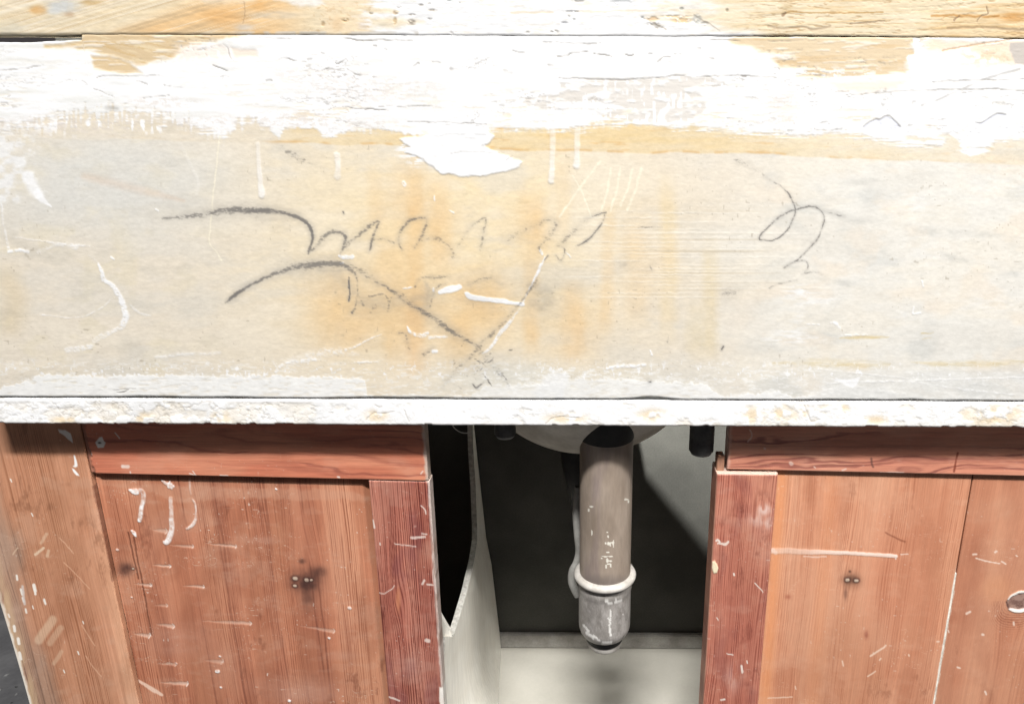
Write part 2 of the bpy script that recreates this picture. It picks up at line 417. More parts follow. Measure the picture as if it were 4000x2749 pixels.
    for pts in (((3180, 790), (3280, 843), (3420, 880), (3640, 905), (3800, 912), (4010, 932)), ((3150, 1080), (3300, 1110), (3390, 1150), (3500, 1170)),
                ((3240, 715), (3380, 712), (3450, 705)), ((3470, 890), (3560, 905), (3700, 890)), ((2500, 1240), (2620, 1268), (2760, 1280)), ((3000, 1385), (3150, 1402)), ((3650, 970), (3720, 1010), (3810, 1020))):
        p.stroke([(q[0], q[1], 5 if i in (0, len(pts) - 1) else 26, .15 if i in (0, len(pts) - 1) else 1.0) for i, q in enumerate(pts)], 26, 1.0, out=vein)
    p.blend(np.clip(vein * (-.1 + .85 * n3) * ss(.35, .6, n2), 0, 1), rgb(190, 188, 180))
    m = .6 * p.stroke(((330, 690, 26), (470, 722, 30), (600, 755, 26), (720, 785, 12)), 26, 1.0); p.blend(m * .35, rgb(222, 182, 150))
    m = p.stroke(((30, 1090), (60, 1180), (40, 1260)), 90, 1.0); p.blend(m * .28, rgb(216, 190, 142))
    for pts, w, k in ((((3280, 1322), (3360, 1316), (3470, 1318)), 14, .7), (((3600, 1302), (3645, 1300)), 16, .7), (((3020, 1420), (3200, 1417), (3400, 1426), (3480, 1422)), 26, .45),
                      (((3560, 1412), (3700, 1424), (3900, 1420), (4020, 1412)), 20, .5), (((3600, 1325), (3640, 1316)), 10, .5)):
        p.blend(p.stroke([(q[0], q[1], w * (.3 if i in (0, len(pts) - 1) else 1)) for i, q in enumerate(pts)], w, 1.0) * np.clip(k * (-.3 + 2.0 * fbm(px / 60, py / 6, 4, 55)), 0, 1), rgb(216, 192, 138))
    p.blend(p.blob(1930, 1480, 240, 70, 2.4) * .75 * (.4 + n2), rgb(226, 223, 212)); p.blend(p.blob(2350, 1500, 500, 60, 2.4) * .5 * (.4 + n2), rgb(229, 226, 215))
    # dark specks
    sp = ss(.90, .96, vn(px / 11, py / 11, 35)) * ss(.5, .7, vn(px / 160, py / 130, 36)); p.blend(sp * .35, rgb(150, 138, 120))
    # --- ochre band under the white paint
    bx = [-200, 0, 250, 500, 760, 1000, 1100, 1200, 1400, 1700, 1900, 2000, 2440, 3000, 3300, 3600, 4000, 4200]
    oy = [520, 520, 545, 545, 552, 552, 556, 560, 566, 565, 590, 586, 594, 602, 618, 630, 645, 645]
    oyb = np.interp(px, bx, oy) + (fbm(px / 120, py * 0, 4, 71) - .5) * 14
    m = (1 - ss(-3, 4, py - oyb)) * ss(380, 470, py)
    amt = np.interp(px, [0, 60, 500, 800, 1050, 1150, 1600, 1900, 2500, 2900, 3300, 3700, 4000], [.0, .15, .12, .12, .2, .62, .75, .8, .75, .6, .45, .35, .3])
    p.blend(np.clip(m * amt * (.35 + 1.1 * fbm(px / 200, py / 22, 4, 72)), 0, 1), rgb(234, 206, 152))
    p.blend(m * (1 - amt) * .45 * n2, rgb(232, 222, 208))
    p.blend(m * (amt > 0) * ss(.62, .8, fbm(px / 90, py / 14, 4, 73)) * amt * .5, rgb(217, 165, 100))
    rim = np.exp(-((py - oyb + 3) / 5.0) ** 2) * ss(.42, .62, fbm(px / 60, py * 0 + 3, 3, 74)) * ss(1000, 1100, px) * (1 - ss(3100, 3600, px))
    p.blend(rim * .5, rgb(214, 168, 108))
    p.h += -.00025 * (1 - m) * ss(470, 520, py) * 0
    # --- white brush paint over the upper half
    wx = [-200, 0, 60, 130, 300, 440, 600, 720, 800, 880, 930, 1000, 1090, 1110, 1220, 1260, 1300, 1360, 1500, 1560, 1640, 1760, 1890, 1910, 1960, 2100, 2250, 2400, 2560, 2650, 2720, 2800, 2870, 3000, 3100, 3280, 3340, 3420, 3500, 3580, 3680, 3725, 3760, 3850, 3880, 4000, 4200]
    wy = [470, 470, 500, 478, 452, 440, 445, 470, 505, 545, 470, 470, 535, 500, 497, 525, 535, 512, 508, 518, 528, 530, 530, 512, 500, 505, 508, 488, 486, 492, 500, 512, 528, 522, 522, 520, 526, 540, 556, 572, 560, 510, 578, 580, 555, 528, 528]
    fr = np.interp(px, [0, 100, 300, 700, 760, 900, 1000, 1100, 1600, 1900, 2050, 2500, 2700, 2900, 4000], [8, 40, 62, 56, 30, 20, 22, 5, 7, 4, 8, 7, 4, 5, 5])
    bnd = np.interp(px, wx, wy) + (fbm(px / 26, py / 60, 4, 81, .6) - .5) * 18 + (vn(px / 9, py / 46, 82) - .5) * fr * 1.5
    bs = np.interp(px, [0, 500, 900, 1100, 1600, 2000, 2700, 4000], [60, 56, 34, 16, 12, 18, 24, 30])
    W = ss(-.5, .5, (bnd - py) / bs + (fbm(px / 80, py / 5.5, 4, 86, .6) - .5) * 2.4 + .15)
    W2 = 1 - ss(-70, 40, py - bnd)          # thinner paint near the edge
    thin = ss(.50, .66, fbm(px / 70, py / 9, 4, 83, .6)) * ss(.42, .62, fbm(px / 260, py / 90, 3, 84)) * np.interp(py, [140, 300, 420, 520], [.12, .22, .5, .7])
    col = WHITE[None, None] - (ss(.46, .75, fbm(px / 150, py / 30, 4, 85))[..., None] * np.array([.035, .035, .045])) * np.interp(px, [0, 800, 1400, 4000], [1.5, 1.0, .5, .5])[..., None]
    lip = np.clip(W * (1 - W) * 4, 0, 1) * ss(.42, .62, fbm(px / 50, py / 18, 4, 87)); p.blend(lip * .30, rgb(196, 184, 166)); p.h -= lip * .0002  # thin shadow line along the white paint's edge, put into the colour
    Wc = np.clip(W * (1 - thin), 0, 1)
    p.c += Wc[..., None] * (col - p.c)
    p.h += Wc * .00022
    # bare patches through the white
    def bare(pts, col, soft=4, rough=8, k=1.0, rs=26, seed=5, an=1.6, relief=True):
        m = p.poly(pts, soft * 1.8, rough * 1.2, rs, seed, an * 1.3)
        m = m * (1 - .5 * ss(.60, .72, fbm(px / 90, py / 9, 4, seed + 600)))
        p.blend(m * k, col)
        if relief: p.h -= m * .00045
        return m
    m = bare(((312, 128), (900, 120), (960, 138), (830, 168), (720, 190), (668, 230), (560, 252), (500, 240), (440, 222), (350, 196), (255, 190), (180, 182), (250, 172), (312, 160)), rgb(217, 191, 150), 6, 10, .95)
    p.blend(m * ss(.5, .7, fbm((px + 2.2 * py) / 120, (py - .25 * px) / 9, 3, 87)) * .55, rgb(240, 222, 184))
    p.blend(m * ss(.6, .75, fbm((px + 2.2 * py) / 140, (py - .25 * px) / 8, 3, 187)) * .5, rgb(206, 172, 118))
    m = bare(((356, 220), (430, 222), (505, 246), (528, 268), (560, 288), (440, 285), (366, 268)), rgb(222, 195, 152), 4, 5, .95)
    m = bare(((690, 178), (850, 160), (895, 182), (898, 225), (850, 242), (700, 240)), rgb(249, 236, 222), 14, 12, .8)
    p.blend(m * ss(.55, .75, vn(px / 12, py / 26, 88)) * .7, WHITE)
    bare(((905, 190), (1000, 195), (1010, 225), (915, 228)), rgb(246, 228, 208), 5, 6, .8)
    # right-hand ochre
    m = bare(((2850, 160), (2900, 138), (3560, 132), (3640, 150), (3560, 176), (3572, 214), (3542, 222), (3540, 292), (3400, 300), (3170, 312), (3110, 300), (3140, 276), (3050, 262), (3020, 230), (3100, 214), (2980, 205), (2870, 172)), rgb(226, 203, 166), 8, 14, .92)
    p.blend(m * ss(.5, .7, fbm(px / 200, py / 14, 4, 89)) * .5, rgb(218, 186, 140))
    sp = ss(.52, .62, fbm(px / 24, py / 8, 4, 90)) * p.blob(3250, 290, 260, 26); p.blend(sp * .95, WHITE)
    p.blend(p.stroke(((3150, 325), (3300, 305), (3560, 296)), 12, .7), WHITE)
    p.blend(p.poly(((3240, 325), (3560, 305), (3500, 350), (3350, 365), (3270, 350)), 18, 10) * .38, rgb(246, 216, 180))
    bare(((3590, 165), (3650, 140), (3700, 160), (4030, 145), (4030, 250), (3900, 250), (3830, 215), (3780, 190), (3660, 205), (3620, 215)), rgb(245, 224, 196), 12, 14, .85)
    p.blend(p.stroke(((3680, 142, 10), (3800, 152, 22), (3940, 152, 16), (4010, 160, 8)), 14, .6), WHITE)
    sp = ss(.46, .6, fbm(px / 20, py / 14, 4, 190)) * p.blob(3850, 225, 130, 34); p.blend(sp * .7, rgb(232, 206, 172))
    p.blend(p.poly(((3948, 168), (4040, 162), (4040, 262), (3966, 248), (3945, 200)), 5, 6), rgb(205, 196, 186))
    p.blend(p.poly(((3568, 150), (3592, 152), (3588, 210), (3618, 245), (3588, 262), (3580, 285), (3560, 282), (3552, 245), (3542, 228), (3548, 216), (3572, 214)), 4, 4), WHITE)
    m = p.stroke(((3680, 200), (3760, 185), (3850, 170), (3960, 152)), 5, .5); p.blend(m * .8, rgb(196, 158, 120)); p.h -= m * .0004
    # worn area in the white, grey ground with white brush teeth
    m = p.poly(((2180, 306), (2500, 312), (2640, 296), (2760, 302), (2850, 330), (2740, 345), (2760, 420), (2700, 470), (2600, 486), (2380, 470), (2150, 440), (2030, 402), (2060, 385), (2180, 370)), 6, 14, 22, 91, 1.4)
    m = m * ss(.26, .5, fbm(px / 55, py / 22, 4, 92)) 
    p.blend(m * .85, rgb(226, 219, 209)); p.h -= m * .0003
    teeth = ss(.50, .62, vn(px / 9.5, py / 34, 93)) * ss(.35, .55, vn(px / 46, py / 24, 94)); p.blend(m * teeth, WHITE)
    p.blend(p.stroke(((2140, 412, 10), (2200, 408, 22), (2330, 412, 26), (2420, 420, 14), (2450, 428, 6)), 20, .5), WHITE)
    p.blend(p.poly(((2000, 430), (2330, 425), (2360, 480), (2000, 500)), 8, 10) * (1 - .35 * ss(.5, .62, vn(px / 7, py / 30, 95))), WHITE)
    # worn speckle at mid and left
    for (x, y, rx, ry, k) in ((1450, 350, 300, 55, .5), (1180, 290, 180, 26, .35), (2200, 230, 120, 14, .3), (1150, 470, 230, 36, .6), (1470, 490, 120, 26, .55), (640, 400, 160, 22, .55), (3060, 390, 80, 50, .5), (3030, 470, 110, 30, .45), (300, 490, 420, 36, .6), (820, 480, 130, 34, .5), (1700, 420, 250, 20, .3)):
        b = p.blob(x, y, rx, ry, 2.6) * ss(.46, .60, fbm(px / 17, py / 7, 4, int(x) % 97 + 100, .65)); p.blend(b * k, rgb(222, 212, 202))
    teeth = ss(.57, .66, vn(px / 11, py / 44, 97)) * ss(.4, .6, vn(px / 60, py / 30, 98)) * p.blob(430, 488, 400, 42, 3); p.blend(teeth, WHITE)
    # big white tongue in the middle
    m = p.poly(((1560, 545), (1600, 575), (1580, 592), (1640, 620), (1690, 648), (1720, 675), (1800, 692), (1880, 690), (1950, 676), (2030, 656), (2042, 632), (1970, 606), (1912, 585), (1895, 572), (1915, 552), (1930, 530), (1900, 505), (1700, 518)), 4, 9, 20, 99, 2.2)
    lip = np.clip(m * (1 - m) * 4, 0, 1) * ss(.4, .6, fbm(px / 40, py / 18, 4, 188)); p.blend(m, WHITE); p.blend(lip * .4, rgb(190, 172, 146)); p.h += m * .0006  # tongue's edge shadow is painted as a thin line too
    m = p.poly(((1580, 560), (1700, 575), (1690, 650), (1620, 640), (1540, 600)), 20, 26, 18, 109, 2.5) * ss(.5, .56, fbm(px / 40, py / 7, 4, 110)); p.blend(m, WHITE)
    # pale blue flakes with a lifted edge
    for pts in (((3368, 500), (3398, 476), (3420, 466), (3436, 468), (3465, 453), (3486, 464), (3518, 497), (3500, 520), (3420, 515)), ((3805, 480), (3830, 482), (3880, 452), (3900, 444), (3930, 448), (3920, 480), (3860, 500))):
        m = p.poly(pts, 3, 2); p.blend(m * .8, rgb(238, 240, 250)); p.h -= m * .0006
    p.blend(p.poly(((3370, 512), (3700, 500), (4010, 490), (4010, 512), (3560, 530)), 10, 8) * .4, rgb(238, 241, 250))
    p.blend(p.poly(((3735, 588), (3800, 575), (3840, 582), (3870, 590), (3790, 612)), 4, 4), WHITE)
    p.blend(p.stroke(((3715, 515, 20), (3755, 550, 16), (3770, 580, 10)), 16, .6), WHITE)
    # left fuzzy white
    m = p.poly(((-40, 530), (130, 520), (160, 600), (110, 640), (150, 700), (170, 760), (190, 800), (150, 780), (110, 720), (60, 690), (40, 740), (70, 780), (-40, 800)), 20, 40, 34, 111, 1.2)
    p.blend(m * .85 * ss(.35, .6, fbm(px / 40, py / 30, 4, 112)), OFFW)
    p.blend(p.stroke(((108, 690, 44), (132, 735, 44), (160, 772, 30), (180, 792, 14), (200, 806, 6)), 30, .5) * (.6 + .6 * n3), rgb(250, 249, 247))
    # drips
    for pts in (((1006, 560, 14, .5), (1012, 640, 16, .7), (1016, 700, 20, .85), (1022, 762, 26, 1)), ((2160, 500, 24, .6), (2158, 590, 20, .7), (2155, 660, 20, .9), (2154, 708, 22, 1)), ((2256, 490, 22, .6), (2255, 560, 22, .7), (2254, 610, 20, .8), (2252, 646, 30, 1)), ((1316, 606, 24, .7), (1320, 650, 20, .8), (1318, 690, 26, .6)), ((700, 560, 14, .1), (770, 700, 12, .25), (768, 760, 12, .2))):
        m = p.stroke(pts, 20, .35); p.blend(m * .85 * (.7 + .5 * n3), rgb(247, 243, 236)); p.h += m * .0005
    # lower white band
    lx = [-200, 0, 60, 110, 150, 420, 700, 1000, 1425, 1435, 1640, 1700, 1830, 1900, 2140, 2200, 2380, 2500, 2660, 2760, 2830, 2950, 3040, 3110, 3300, 3450, 3600, 4200]
    ly = [1512, 1512, 1500, 1484, 1466, 1466, 1466, 1466, 1478, 1545, 1540, 1552, 1545, 1505, 1500, 1482, 1480, 1486, 1492, 1508, 1545, 1538, 1528, 1556, 1500, 1520, 1552, 1552]
    bnd = np.interp(px, lx, ly) + (fbm(px / 30, py / 30, 4, 115, .6) - .5) * 20 + (vn(px / 8, py / 30, 116) - .5) * 12
    m = ss(-4, 4, py - bnd) * np.interp(px, [0, 1430, 1600, 3100, 3200, 3600, 4000], [.92, .9, .6, .95, .55, .5, .5]) * (1 - .5 * ss(.55, .7, fbm(px / 40, py / 8, 4, 117)))
    p.blend(m, rgb(247, 246, 242)); p.h += m * .00025
    p.blend(p.poly(((2080, 1530), (2160, 1450), (2220, 1460), (2200, 1560), (2100, 1560)), 10, 12) * .8, OFFW)
    g = ss(3050, 3300, px) * ss(1430, 1470, py) * (.5 + .6 * n2); p.blend(np.clip(g, 0, 1) * .75, rgb(226, 225, 220))
    p.blend(p.poly(((3205, 1466), (3260, 1482), (3320, 1480), (3362, 1470), (3345, 1505), (3330, 1516), (3290, 1496)), 3, 6), WHITE)
    sp = ss(.56, .66, fbm(px / 26, py / 7, 4, 118, .6)) * ss(1380, 1450, py) * np.interp(px, [0, 600, 1400, 2300, 2700, 3000, 3300], [.7, .8, .6, .9, .6, .9, .5]); p.blend(sp * .75, rgb(248, 246, 240))
    sp = ss(.66, .74, fbm(px / 12, py / 20, 3, 119, .6)) * np.exp(-((py - 1450) / 34) ** 2); p.blend(sp * .9, WHITE)
    # right white scuffs
    for (x, y, rx, ry, k) in ((3130, 1140, 70, 26, .9), (3170, 1175, 140, 22, .6), (3120, 1260, 40, 50, .5), (3080, 1300, 60, 20, .7), (3100, 1325, 120, 16, .8), (3520, 1230, 30, 14, .5), (3620, 1000, 90, 60, .25), (3880, 1180, 150, 40, .3), (3560, 800, 120, 60, .35), (3900, 740, 160, 50, .25)):
        b = p.blob(x, y, rx, ry, 2.5) * ss(.42, .6, fbm(px / 46, py / 8, 4, int(x) % 89 + 130)); p.blend(b * k, rgb(247, 246, 242))
    # --- white strokes and scratches
    wm = p.mask0(); ws = p.mask0()
    S = lambda pts, w, soft=.4, k=1.0: p.stroke(pts, w, soft, True, wm, k)
    S(((384, 1028, 8), (398, 1065, 16), (404, 1090, 17), (432, 1108, 16), (455, 1135, 20), (474, 1172, 22), (488, 1215, 24), (490, 1245, 24), (474, 1275, 22, .8), (450, 1290, 16, .7), (400, 1312, 24, .5), (372, 1330, 22, .4)), 18)
    S(((345, 995, 4, .3), (372, 1015, 5, .4), (384, 1030, 6, .5)), 5)
    S(((6, 800, 8, .6), (16, 880, 8, .5), (26, 940, 9, .6), (34, 985, 12, .8)), 8); S(((34, 985, 12), (70, 978, 14), (108, 986, 12)), 12)
    S(((50, 926, 4, .5), (180, 944, 6, .6), (270, 955, 12, .8), (350, 962, 8, .6)), 6); S(((150, 984, 16, .5), (230, 956, 14, .6), (300, 968, 16, .6)), 14, .9)
    S(((158, 1230, 5, .7), (210, 1234, 4, .7), (275, 1241, 3.5, .7), (340, 1232, 4, .7), (400, 1200, 4, .6), (430, 1172, 4, .6)), 4)
    S(((508, 1190, 5, .6), (540, 1218, 9, .5), (590, 1234, 7, .6)), 6)
    S(((262, 1366, 26, .55), (310, 1362, 26, .7), (356, 1352, 22, .8)), 24, .5)
    S(((434, 1005), (442, 1012)), 9, .4); S(((610, 818), (618, 822)), 8)
    p.stroke(((1720, 1141, 16), (1745, 1134, 22), (1775, 1127, 26), (1792, 1122, 22)), 20, .2, True, ws)
    p.stroke(((1822, 1146, 14), (1838, 1160, 22), (1880, 1168, 20), (1920, 1172, 18), (1960, 1174, 20), (2000, 1184, 12), (2042, 1187, 16)), 18, .2, True, ws)
    S(((1572, 1129, 3), (1590, 1126, 7), (1608, 1124, 5)), 6, .3); S(((1692, 1128), (1692, 1136)), 9, .3)
    S(((1322, 1001, 8), (1340, 1004, 14), (1376, 1003, 16)), 14, .3); S(((1578, 715), (1582, 720)), 17, .3); S(((1332, 1031), (1340, 1027)), 8, .4)
    S(((1697, 768), (1697, 784)), 7); S(((1756, 820), (1772, 830)), 6)
    S(((1592, 1275, 3), (1600, 1295, 12, .9), (1620, 1305, 14, .9), (1650, 1310, 14, .9), (1668, 1302, 14, .9)), 12, .5); S(((1678, 1318, 14, .8), (1745, 1316, 10, .8)), 10, .6); S(((1690, 1372), (1705, 1372)), 12, .5)
    S(((1075, 1452, 12, .8), (1110, 1420, 10, .8), (1180, 1410, 14, .8), (1230, 1402, 16, .8)), 12, .4); S(((1275, 1365, 8, .7), (1320, 1375, 16, .6), (1390, 1352, 8, .8), (1440, 1325, 6, .8), (1490, 1305, 5, .6)), 10, .6)
    S(((1120, 1415, 26, .5), (1280, 1375, 34, .5), (1400, 1380, 16, .4)), 30, .9)
    S(((1385, 1416, 8, .8), (1430, 1414, 6, .8), (1475, 1412, 6, .7)), 8); S(((610, 1395, 12, .6), (700, 1385, 12, .6), (860, 1378, 10, .5)), 10, .9)
    S(((2370, 1440, 8), (2400, 1432, 12), (2470, 1428, 12), (2520, 1424, 10)), 10, .5); S(((2540, 1370), (2546, 1388)), 7); S(((2210, 988), (2230, 1006)), 4)
    S(((2112, 980, 12), (2118, 990, 12)), 12, .4)
    S(((2130, 1002, 7, .9), (2112, 1040, 10, 1), (2090, 1085, 9, 1), (2070, 1125, 6, .8), (2040, 1190, 6, .8), (2010, 1235, 8, .8), (1985, 1265, 13, .9), (1950, 1305, 14, .9), (1915, 1358, 12, .9), (1885, 1380, 8, .6)), 9, .35)
    S(((3245, 1262, 8), (3262, 1262, 12), (3280, 1278, 9)), 10, .6); S(((3285, 1309), (3390, 1307)), 5, .4); S(((3150, 1266), (3200, 1268)), 5); S(((3600, 1095), (3608, 1120)), 6); S(((3570, 1200), (3566, 1225), (3595, 1222)), 6)
    S(((3180, 1440, 3), (3400, 1462, 4), (3560, 1480, 3)), 4, .5, .6); S(((3360, 1492, 5), (3700, 1482, 4), (4010, 1472, 4)), 4, .5, .7); S(((3230, 1500, 3), (3360, 1488, 4)), 4, .5, .7)
    S(((3560, 1490, 4, .5), (3800, 1525, 6, .6), (4010, 1545, 5, .5)), 5)
    dry = ss(.30, .58, fbm(px / 9, py / 6, 3, 141, .65) + (wm - .75) * .25)
    wm = np.maximum(wm * (.25 + .75 * dry) * (.75 + .4 * fine), ws)
    p.blend(np.clip(wm, 0, 1), WHITE); p.h += wm * .0003
    cream = rgb(250, 241, 216); cm = p.mask0()
    K = lambda pts, w, k=1.0: p.stroke(pts, w, .45, False, cm, k)
    p.stroke(((857, 535), (846, 640), (834, 760), (824, 860), (818, 935), (824, 958), (840, 975), (855, 998), (868, 1020)), 5, .5, True, cm, .85)
    p.stroke(((834, 770), (828, 830), (822, 900)), 4, .5, True, cm, .5)
    K(((2238, 686), (2268, 736), (2290, 790), (2308, 846)), 6, .9); K(((2345, 628), (2300, 690), (2262, 738), (2225, 790), (2188, 845)), 8, .85)
    for a, b in (((2388, 655), (2350, 822)), ((2424, 658), (2385, 824)), ((2472, 656), (2424, 806)), ((2504, 658), (2450, 822))): K((a, ((a[0] + b[0]) / 2 + 6, (a[1] + b[1]) / 2), b), 9, .85)
    p.blend(cm * (.5 + .7 * fine), cream)
    # --- charcoal
    ch = p.mask0()
    sm = p.mask0()
    def H(pts, w, soft=.8, k=1.0): p.stroke([(q[0], q[1]) + ((q[2] * .84,) + tuple(q[3:]) if len(q) > 2 else ()) for q in pts], w * .84, soft, True, sm if w >= 26 else ch, k); p.stroke([(q[0], q[1], (q[2] if len(q) > 2 else w) * 2.0, q[3] if len(q) > 3 else 1.0) for q in pts], w * 2.0, 1.0, True, sm, .42 * k)
    H(((610, 854, 4, .2), (680, 850, 14, .4), (760, 842, 22, .45), (840, 830, 28, .55), (920, 821, 30, .7), (1000, 822, 26, .85), (1080, 826, 22, .8), (1140, 840, 18, .8), (1185, 862, 16, .85), (1212, 890, 14, .95), (1222, 920, 13, .9), (1217, 950, 13, .7), (1207, 978, 14, .6), (1204, 994, 8, .6)), 18)
    H(((1206, 988, 12, .5), (1236, 962, 16, .4), (1268, 922, 20, .45), (1300, 906, 20, .55), (1332, 908, 16, .5), (1350, 932, 14, .7), (1342, 965, 16, .5), (1328, 994, 12, .5)), 16)
    H(((1345, 962, 18, .35), (1390, 928, 18, .4), (1430, 896, 18, .5), (1462, 872, 14, .55), (1480, 868, 8, .5), (1472, 890, 12, .55), (1456, 930, 12, .55), (1444, 980, 10, .55)), 14)
    H(((1458, 936, 10, .35), (1500, 934, 9, .35), (1540, 950, 9, .3)), 9)
    H(((1572, 976, 8, .3), (1556, 940, 12, .45), (1562, 908, 12, .45), (1588, 872, 14, .5), (1626, 854, 10, .55), (1660, 852, 8, .55), (1666, 872, 10, .35), (1656, 905, 14, .5), (1640, 936, 12, .4), (1620, 966, 10, .4)), 12)
    H(((1636, 942, 8, .3), (1690, 930, 14, .35), (1730, 945, 18, .25), (1762, 975, 16, .25), (1770, 1005, 16, .25)), 12)
    H(((1785, 970, 10, .15), (1830, 895, 10, .25), (1870, 862, 10, .25), (1896, 855, 8, .35), (1890, 900, 12, .35), (1876, 980, 10, .25)), 10)
    H(((1985, 932, 24, .2), (2060, 892, 14, .25), (2110, 878, 12, .3)), 16); H(((2108, 880, 10, .35), (2130, 860, 14, .35), (2165, 860, 16, .35), (2170, 885, 16, .4), (2140, 925, 18, .25), (2110, 962, 12, .45), (2106, 975, 12, .4)), 14)
    H(((2125, 940), (2150, 935)), 5, .6, .5); H(((2200, 945, 20, .25), (2250, 890, 18, .3), (2300, 852, 12, .4), (2340, 836, 7, .7), (2366, 831, 5, .6)), 12); H(((2362, 840, 6, .4), (2350, 872, 8, .5), (2318, 915, 8, .7), (2290, 942, 8, .85), (2262, 958, 6, .6), (2248, 962, 3, .4)), 7)
    H(((2172, 998, 8, .5), (2188, 1016, 7, .6), (2202, 1004, 6, .45), (2205, 972, 6, .4), (2180, 960, 10, .3)), 7)
    H(((878, 1184, 4, .3), (900, 1168, 14, .85), (940, 1136, 16, .9), (985, 1110, 15, .75), (1050, 1078, 18, .6), (1120, 1052, 26, .55), (1200, 1036, 34, .6), (1290, 1030, 30, .65), (1345, 1036, 26, .6), (1378, 1060, 12, .4)), 18)
    H(((1350, 1022, 12, .3), (1390, 1048, 22, .35), (1440, 1078, 26, .35), (1480, 1108, 14, .5), (1510, 1120, 12, .6), (1560, 1158, 22, .4), (1600, 1185, 26, .5), (1640, 1208, 22, .7), (1700, 1246, 24, .55), (1760, 1290, 24, .6), (1820, 1328, 18, .55), (1866, 1348, 10, .6)), 20)
    H(((1364, 1082, 5, .6), (1364, 1120, 10, 1), (1366, 1135, 7, .6), (1362, 1168, 9, 1), (1361, 1178, 3, .6)), 8, .4); H(((1386, 1066, 12, .5), (1396, 1100, 7, .5), (1396, 1150, 7, .4), (1386, 1200, 9, .45), (1374, 1222, 12, .6)), 9)
    H(((1866, 1348, 12, .5), (1920, 1306, 18, .38), (1970, 1258, 18, .36), (2000, 1222, 16, .36), (2040, 1175, 12, .36), (2078, 1118, 12, .5), (2100, 1080, 8, .3)), 14)
    H(((2128, 1015, 4, .6), (2142, 998, 5, .9)), 5, .4); H(((2098, 1095, 8, .45), (2060, 1150, 14, .45)), 10)
    H(((1880, 1350, 12, .4), (1820, 1410, 24, .35), (1770, 1460, 18, .3), (1730, 1510, 10, .25)), 16); H(((1850, 1345, 10, .4), (1900, 1400, 26, .3), (1960, 1470, 20, .25), (1990, 1510, 10, .2)), 16); H(((1780, 1410), (1870, 1440), (1940, 1440)), 70, 1.0, .14)
    hr = random.Random(21)
    for i in range(34):
        x = hr.gauss(1850, 66); y = hr.gauss(1430, 38); L = hr.uniform(14, 46); a = hr.choice((-.9, -.7, .15, .8)) + hr.uniform(-.25, .25)
        p.stroke(((x, y, 3, .2), (x + L * .5 * math.cos(a), y + L * .5 * math.sin(a), 5, hr.uniform(.3, .6)), (x + L * math.cos(a), y + L * math.sin(a), 3, .2)), 4, .7, True, ch)
    for pts in (((1400, 1150), (1420, 1195)), ((1440, 1160), (1500, 1150), (1520, 1185)), ((1515, 1215), (1530, 1160), (1580, 1150)), ((1620, 1125), (1640, 1090), (1690, 1080)), ((1840, 1120), (1870, 1092), (1920, 1085)), ((1680, 1200), (1700, 1130), (1740, 1110))):
        H([(a, b, 9, .34) for a, b in pts], 9)
    H(((1848, 1500, 6, .5), (1862, 1516, 8, .6), (1890, 1490, 6, .4), (1900, 1478, 4, .3)), 6)
    H(((1560, 1300, 8, .5), (1590, 1300, 5, .5)), 6); H(((1585, 1305, 12, .5), (1592, 1340, 12, .3), (1600, 1370, 8, .2)), 10); H(((1655, 1385, 20, .3), (1690, 1360, 14, .4)), 14); H(((1690, 1140, 6, .2), (1660, 1100, 10, .35)), 8)
    H(((1290, 1048), (1420, 1170), (1500, 1180), (1560, 1165)), 50, 1.0, .22); H(((1400, 1185), (1480, 1192), (1600, 1176), (1690, 1150)), 44, 1.0, .3); H(((1240, 1056), (1330, 1060)), 40, 1.0, .3); H(((1000, 850), (1120, 850)), 40, 1.0, .22); H(((1830, 1170), (1920, 1190)), 40, 1.0, .2); H(((1395, 1178, 34, .2), (1480, 1172, 40, .22), (1580, 1162, 22, .3)), 30, 1.0, 1); H(((1470, 1195, 16, .35), (1450, 1220, 14, .3)), 10)
    H(((1665, 1110, 16, .3), (1672, 1160, 46, .35), (1660, 1205, 56, .3)), 40, 1.0); H(((1680, 1085), (1750, 1080)), 12, 1.0, .3); H(((1830, 1110), (1920, 1085), (1960, 1110)), 26, 1.0, .22)
    H(((2070, 1115, 40, .35), (2110, 1140, 90, .36), (2140, 1165, 80, .36), (2120, 1200, 60, .3), (2090, 1180, 60, .3)), 60, 1.0); H(((2160, 1110, 60, .12), (2250, 1130, 80, .1)), 60, 1.0)
    H(((1060, 545, 16, .14), (1110, 585, 24, .24), (1160, 612, 26, .28), (1220, 640, 14, .2), (1275, 660, 6, .12)), 20)
    # scribble at the right
    H(((2870, 615, 26, .18), (2950, 665, 18, .2), (3010, 704, 7, .35), (3050, 728, 6, .5), (3082, 758, 6, .65), (3100, 795, 6, .6), (3106, 815, 6, .7), (3102, 845, 7, .6), (3088, 880, 6, .6), (3074, 902, 5, .8), (3055, 920, 6, .95), (3030, 934, 5, 1), (3010, 939, 4, .9), (2985, 938, 5, .6), (2966, 934, 7, .8), (2978, 910, 7, .7), (3004, 882, 6, .6), (3040, 852, 10, .5), (3080, 828, 7, .6), (3120, 814, 5, .7), (3160, 805, 6, .7), (3190, 812, 7, .7), (3212, 832, 7, .6), (3219, 860, 7, .55), (3210, 895, 6, .5), (3192, 932, 6, .65), (3165, 966, 6, .65), (3130, 1002, 6, .6), (3112, 1018, 6, .6), (3085, 1030, 7, .6), (3062, 1046, 6, .55)), 7)
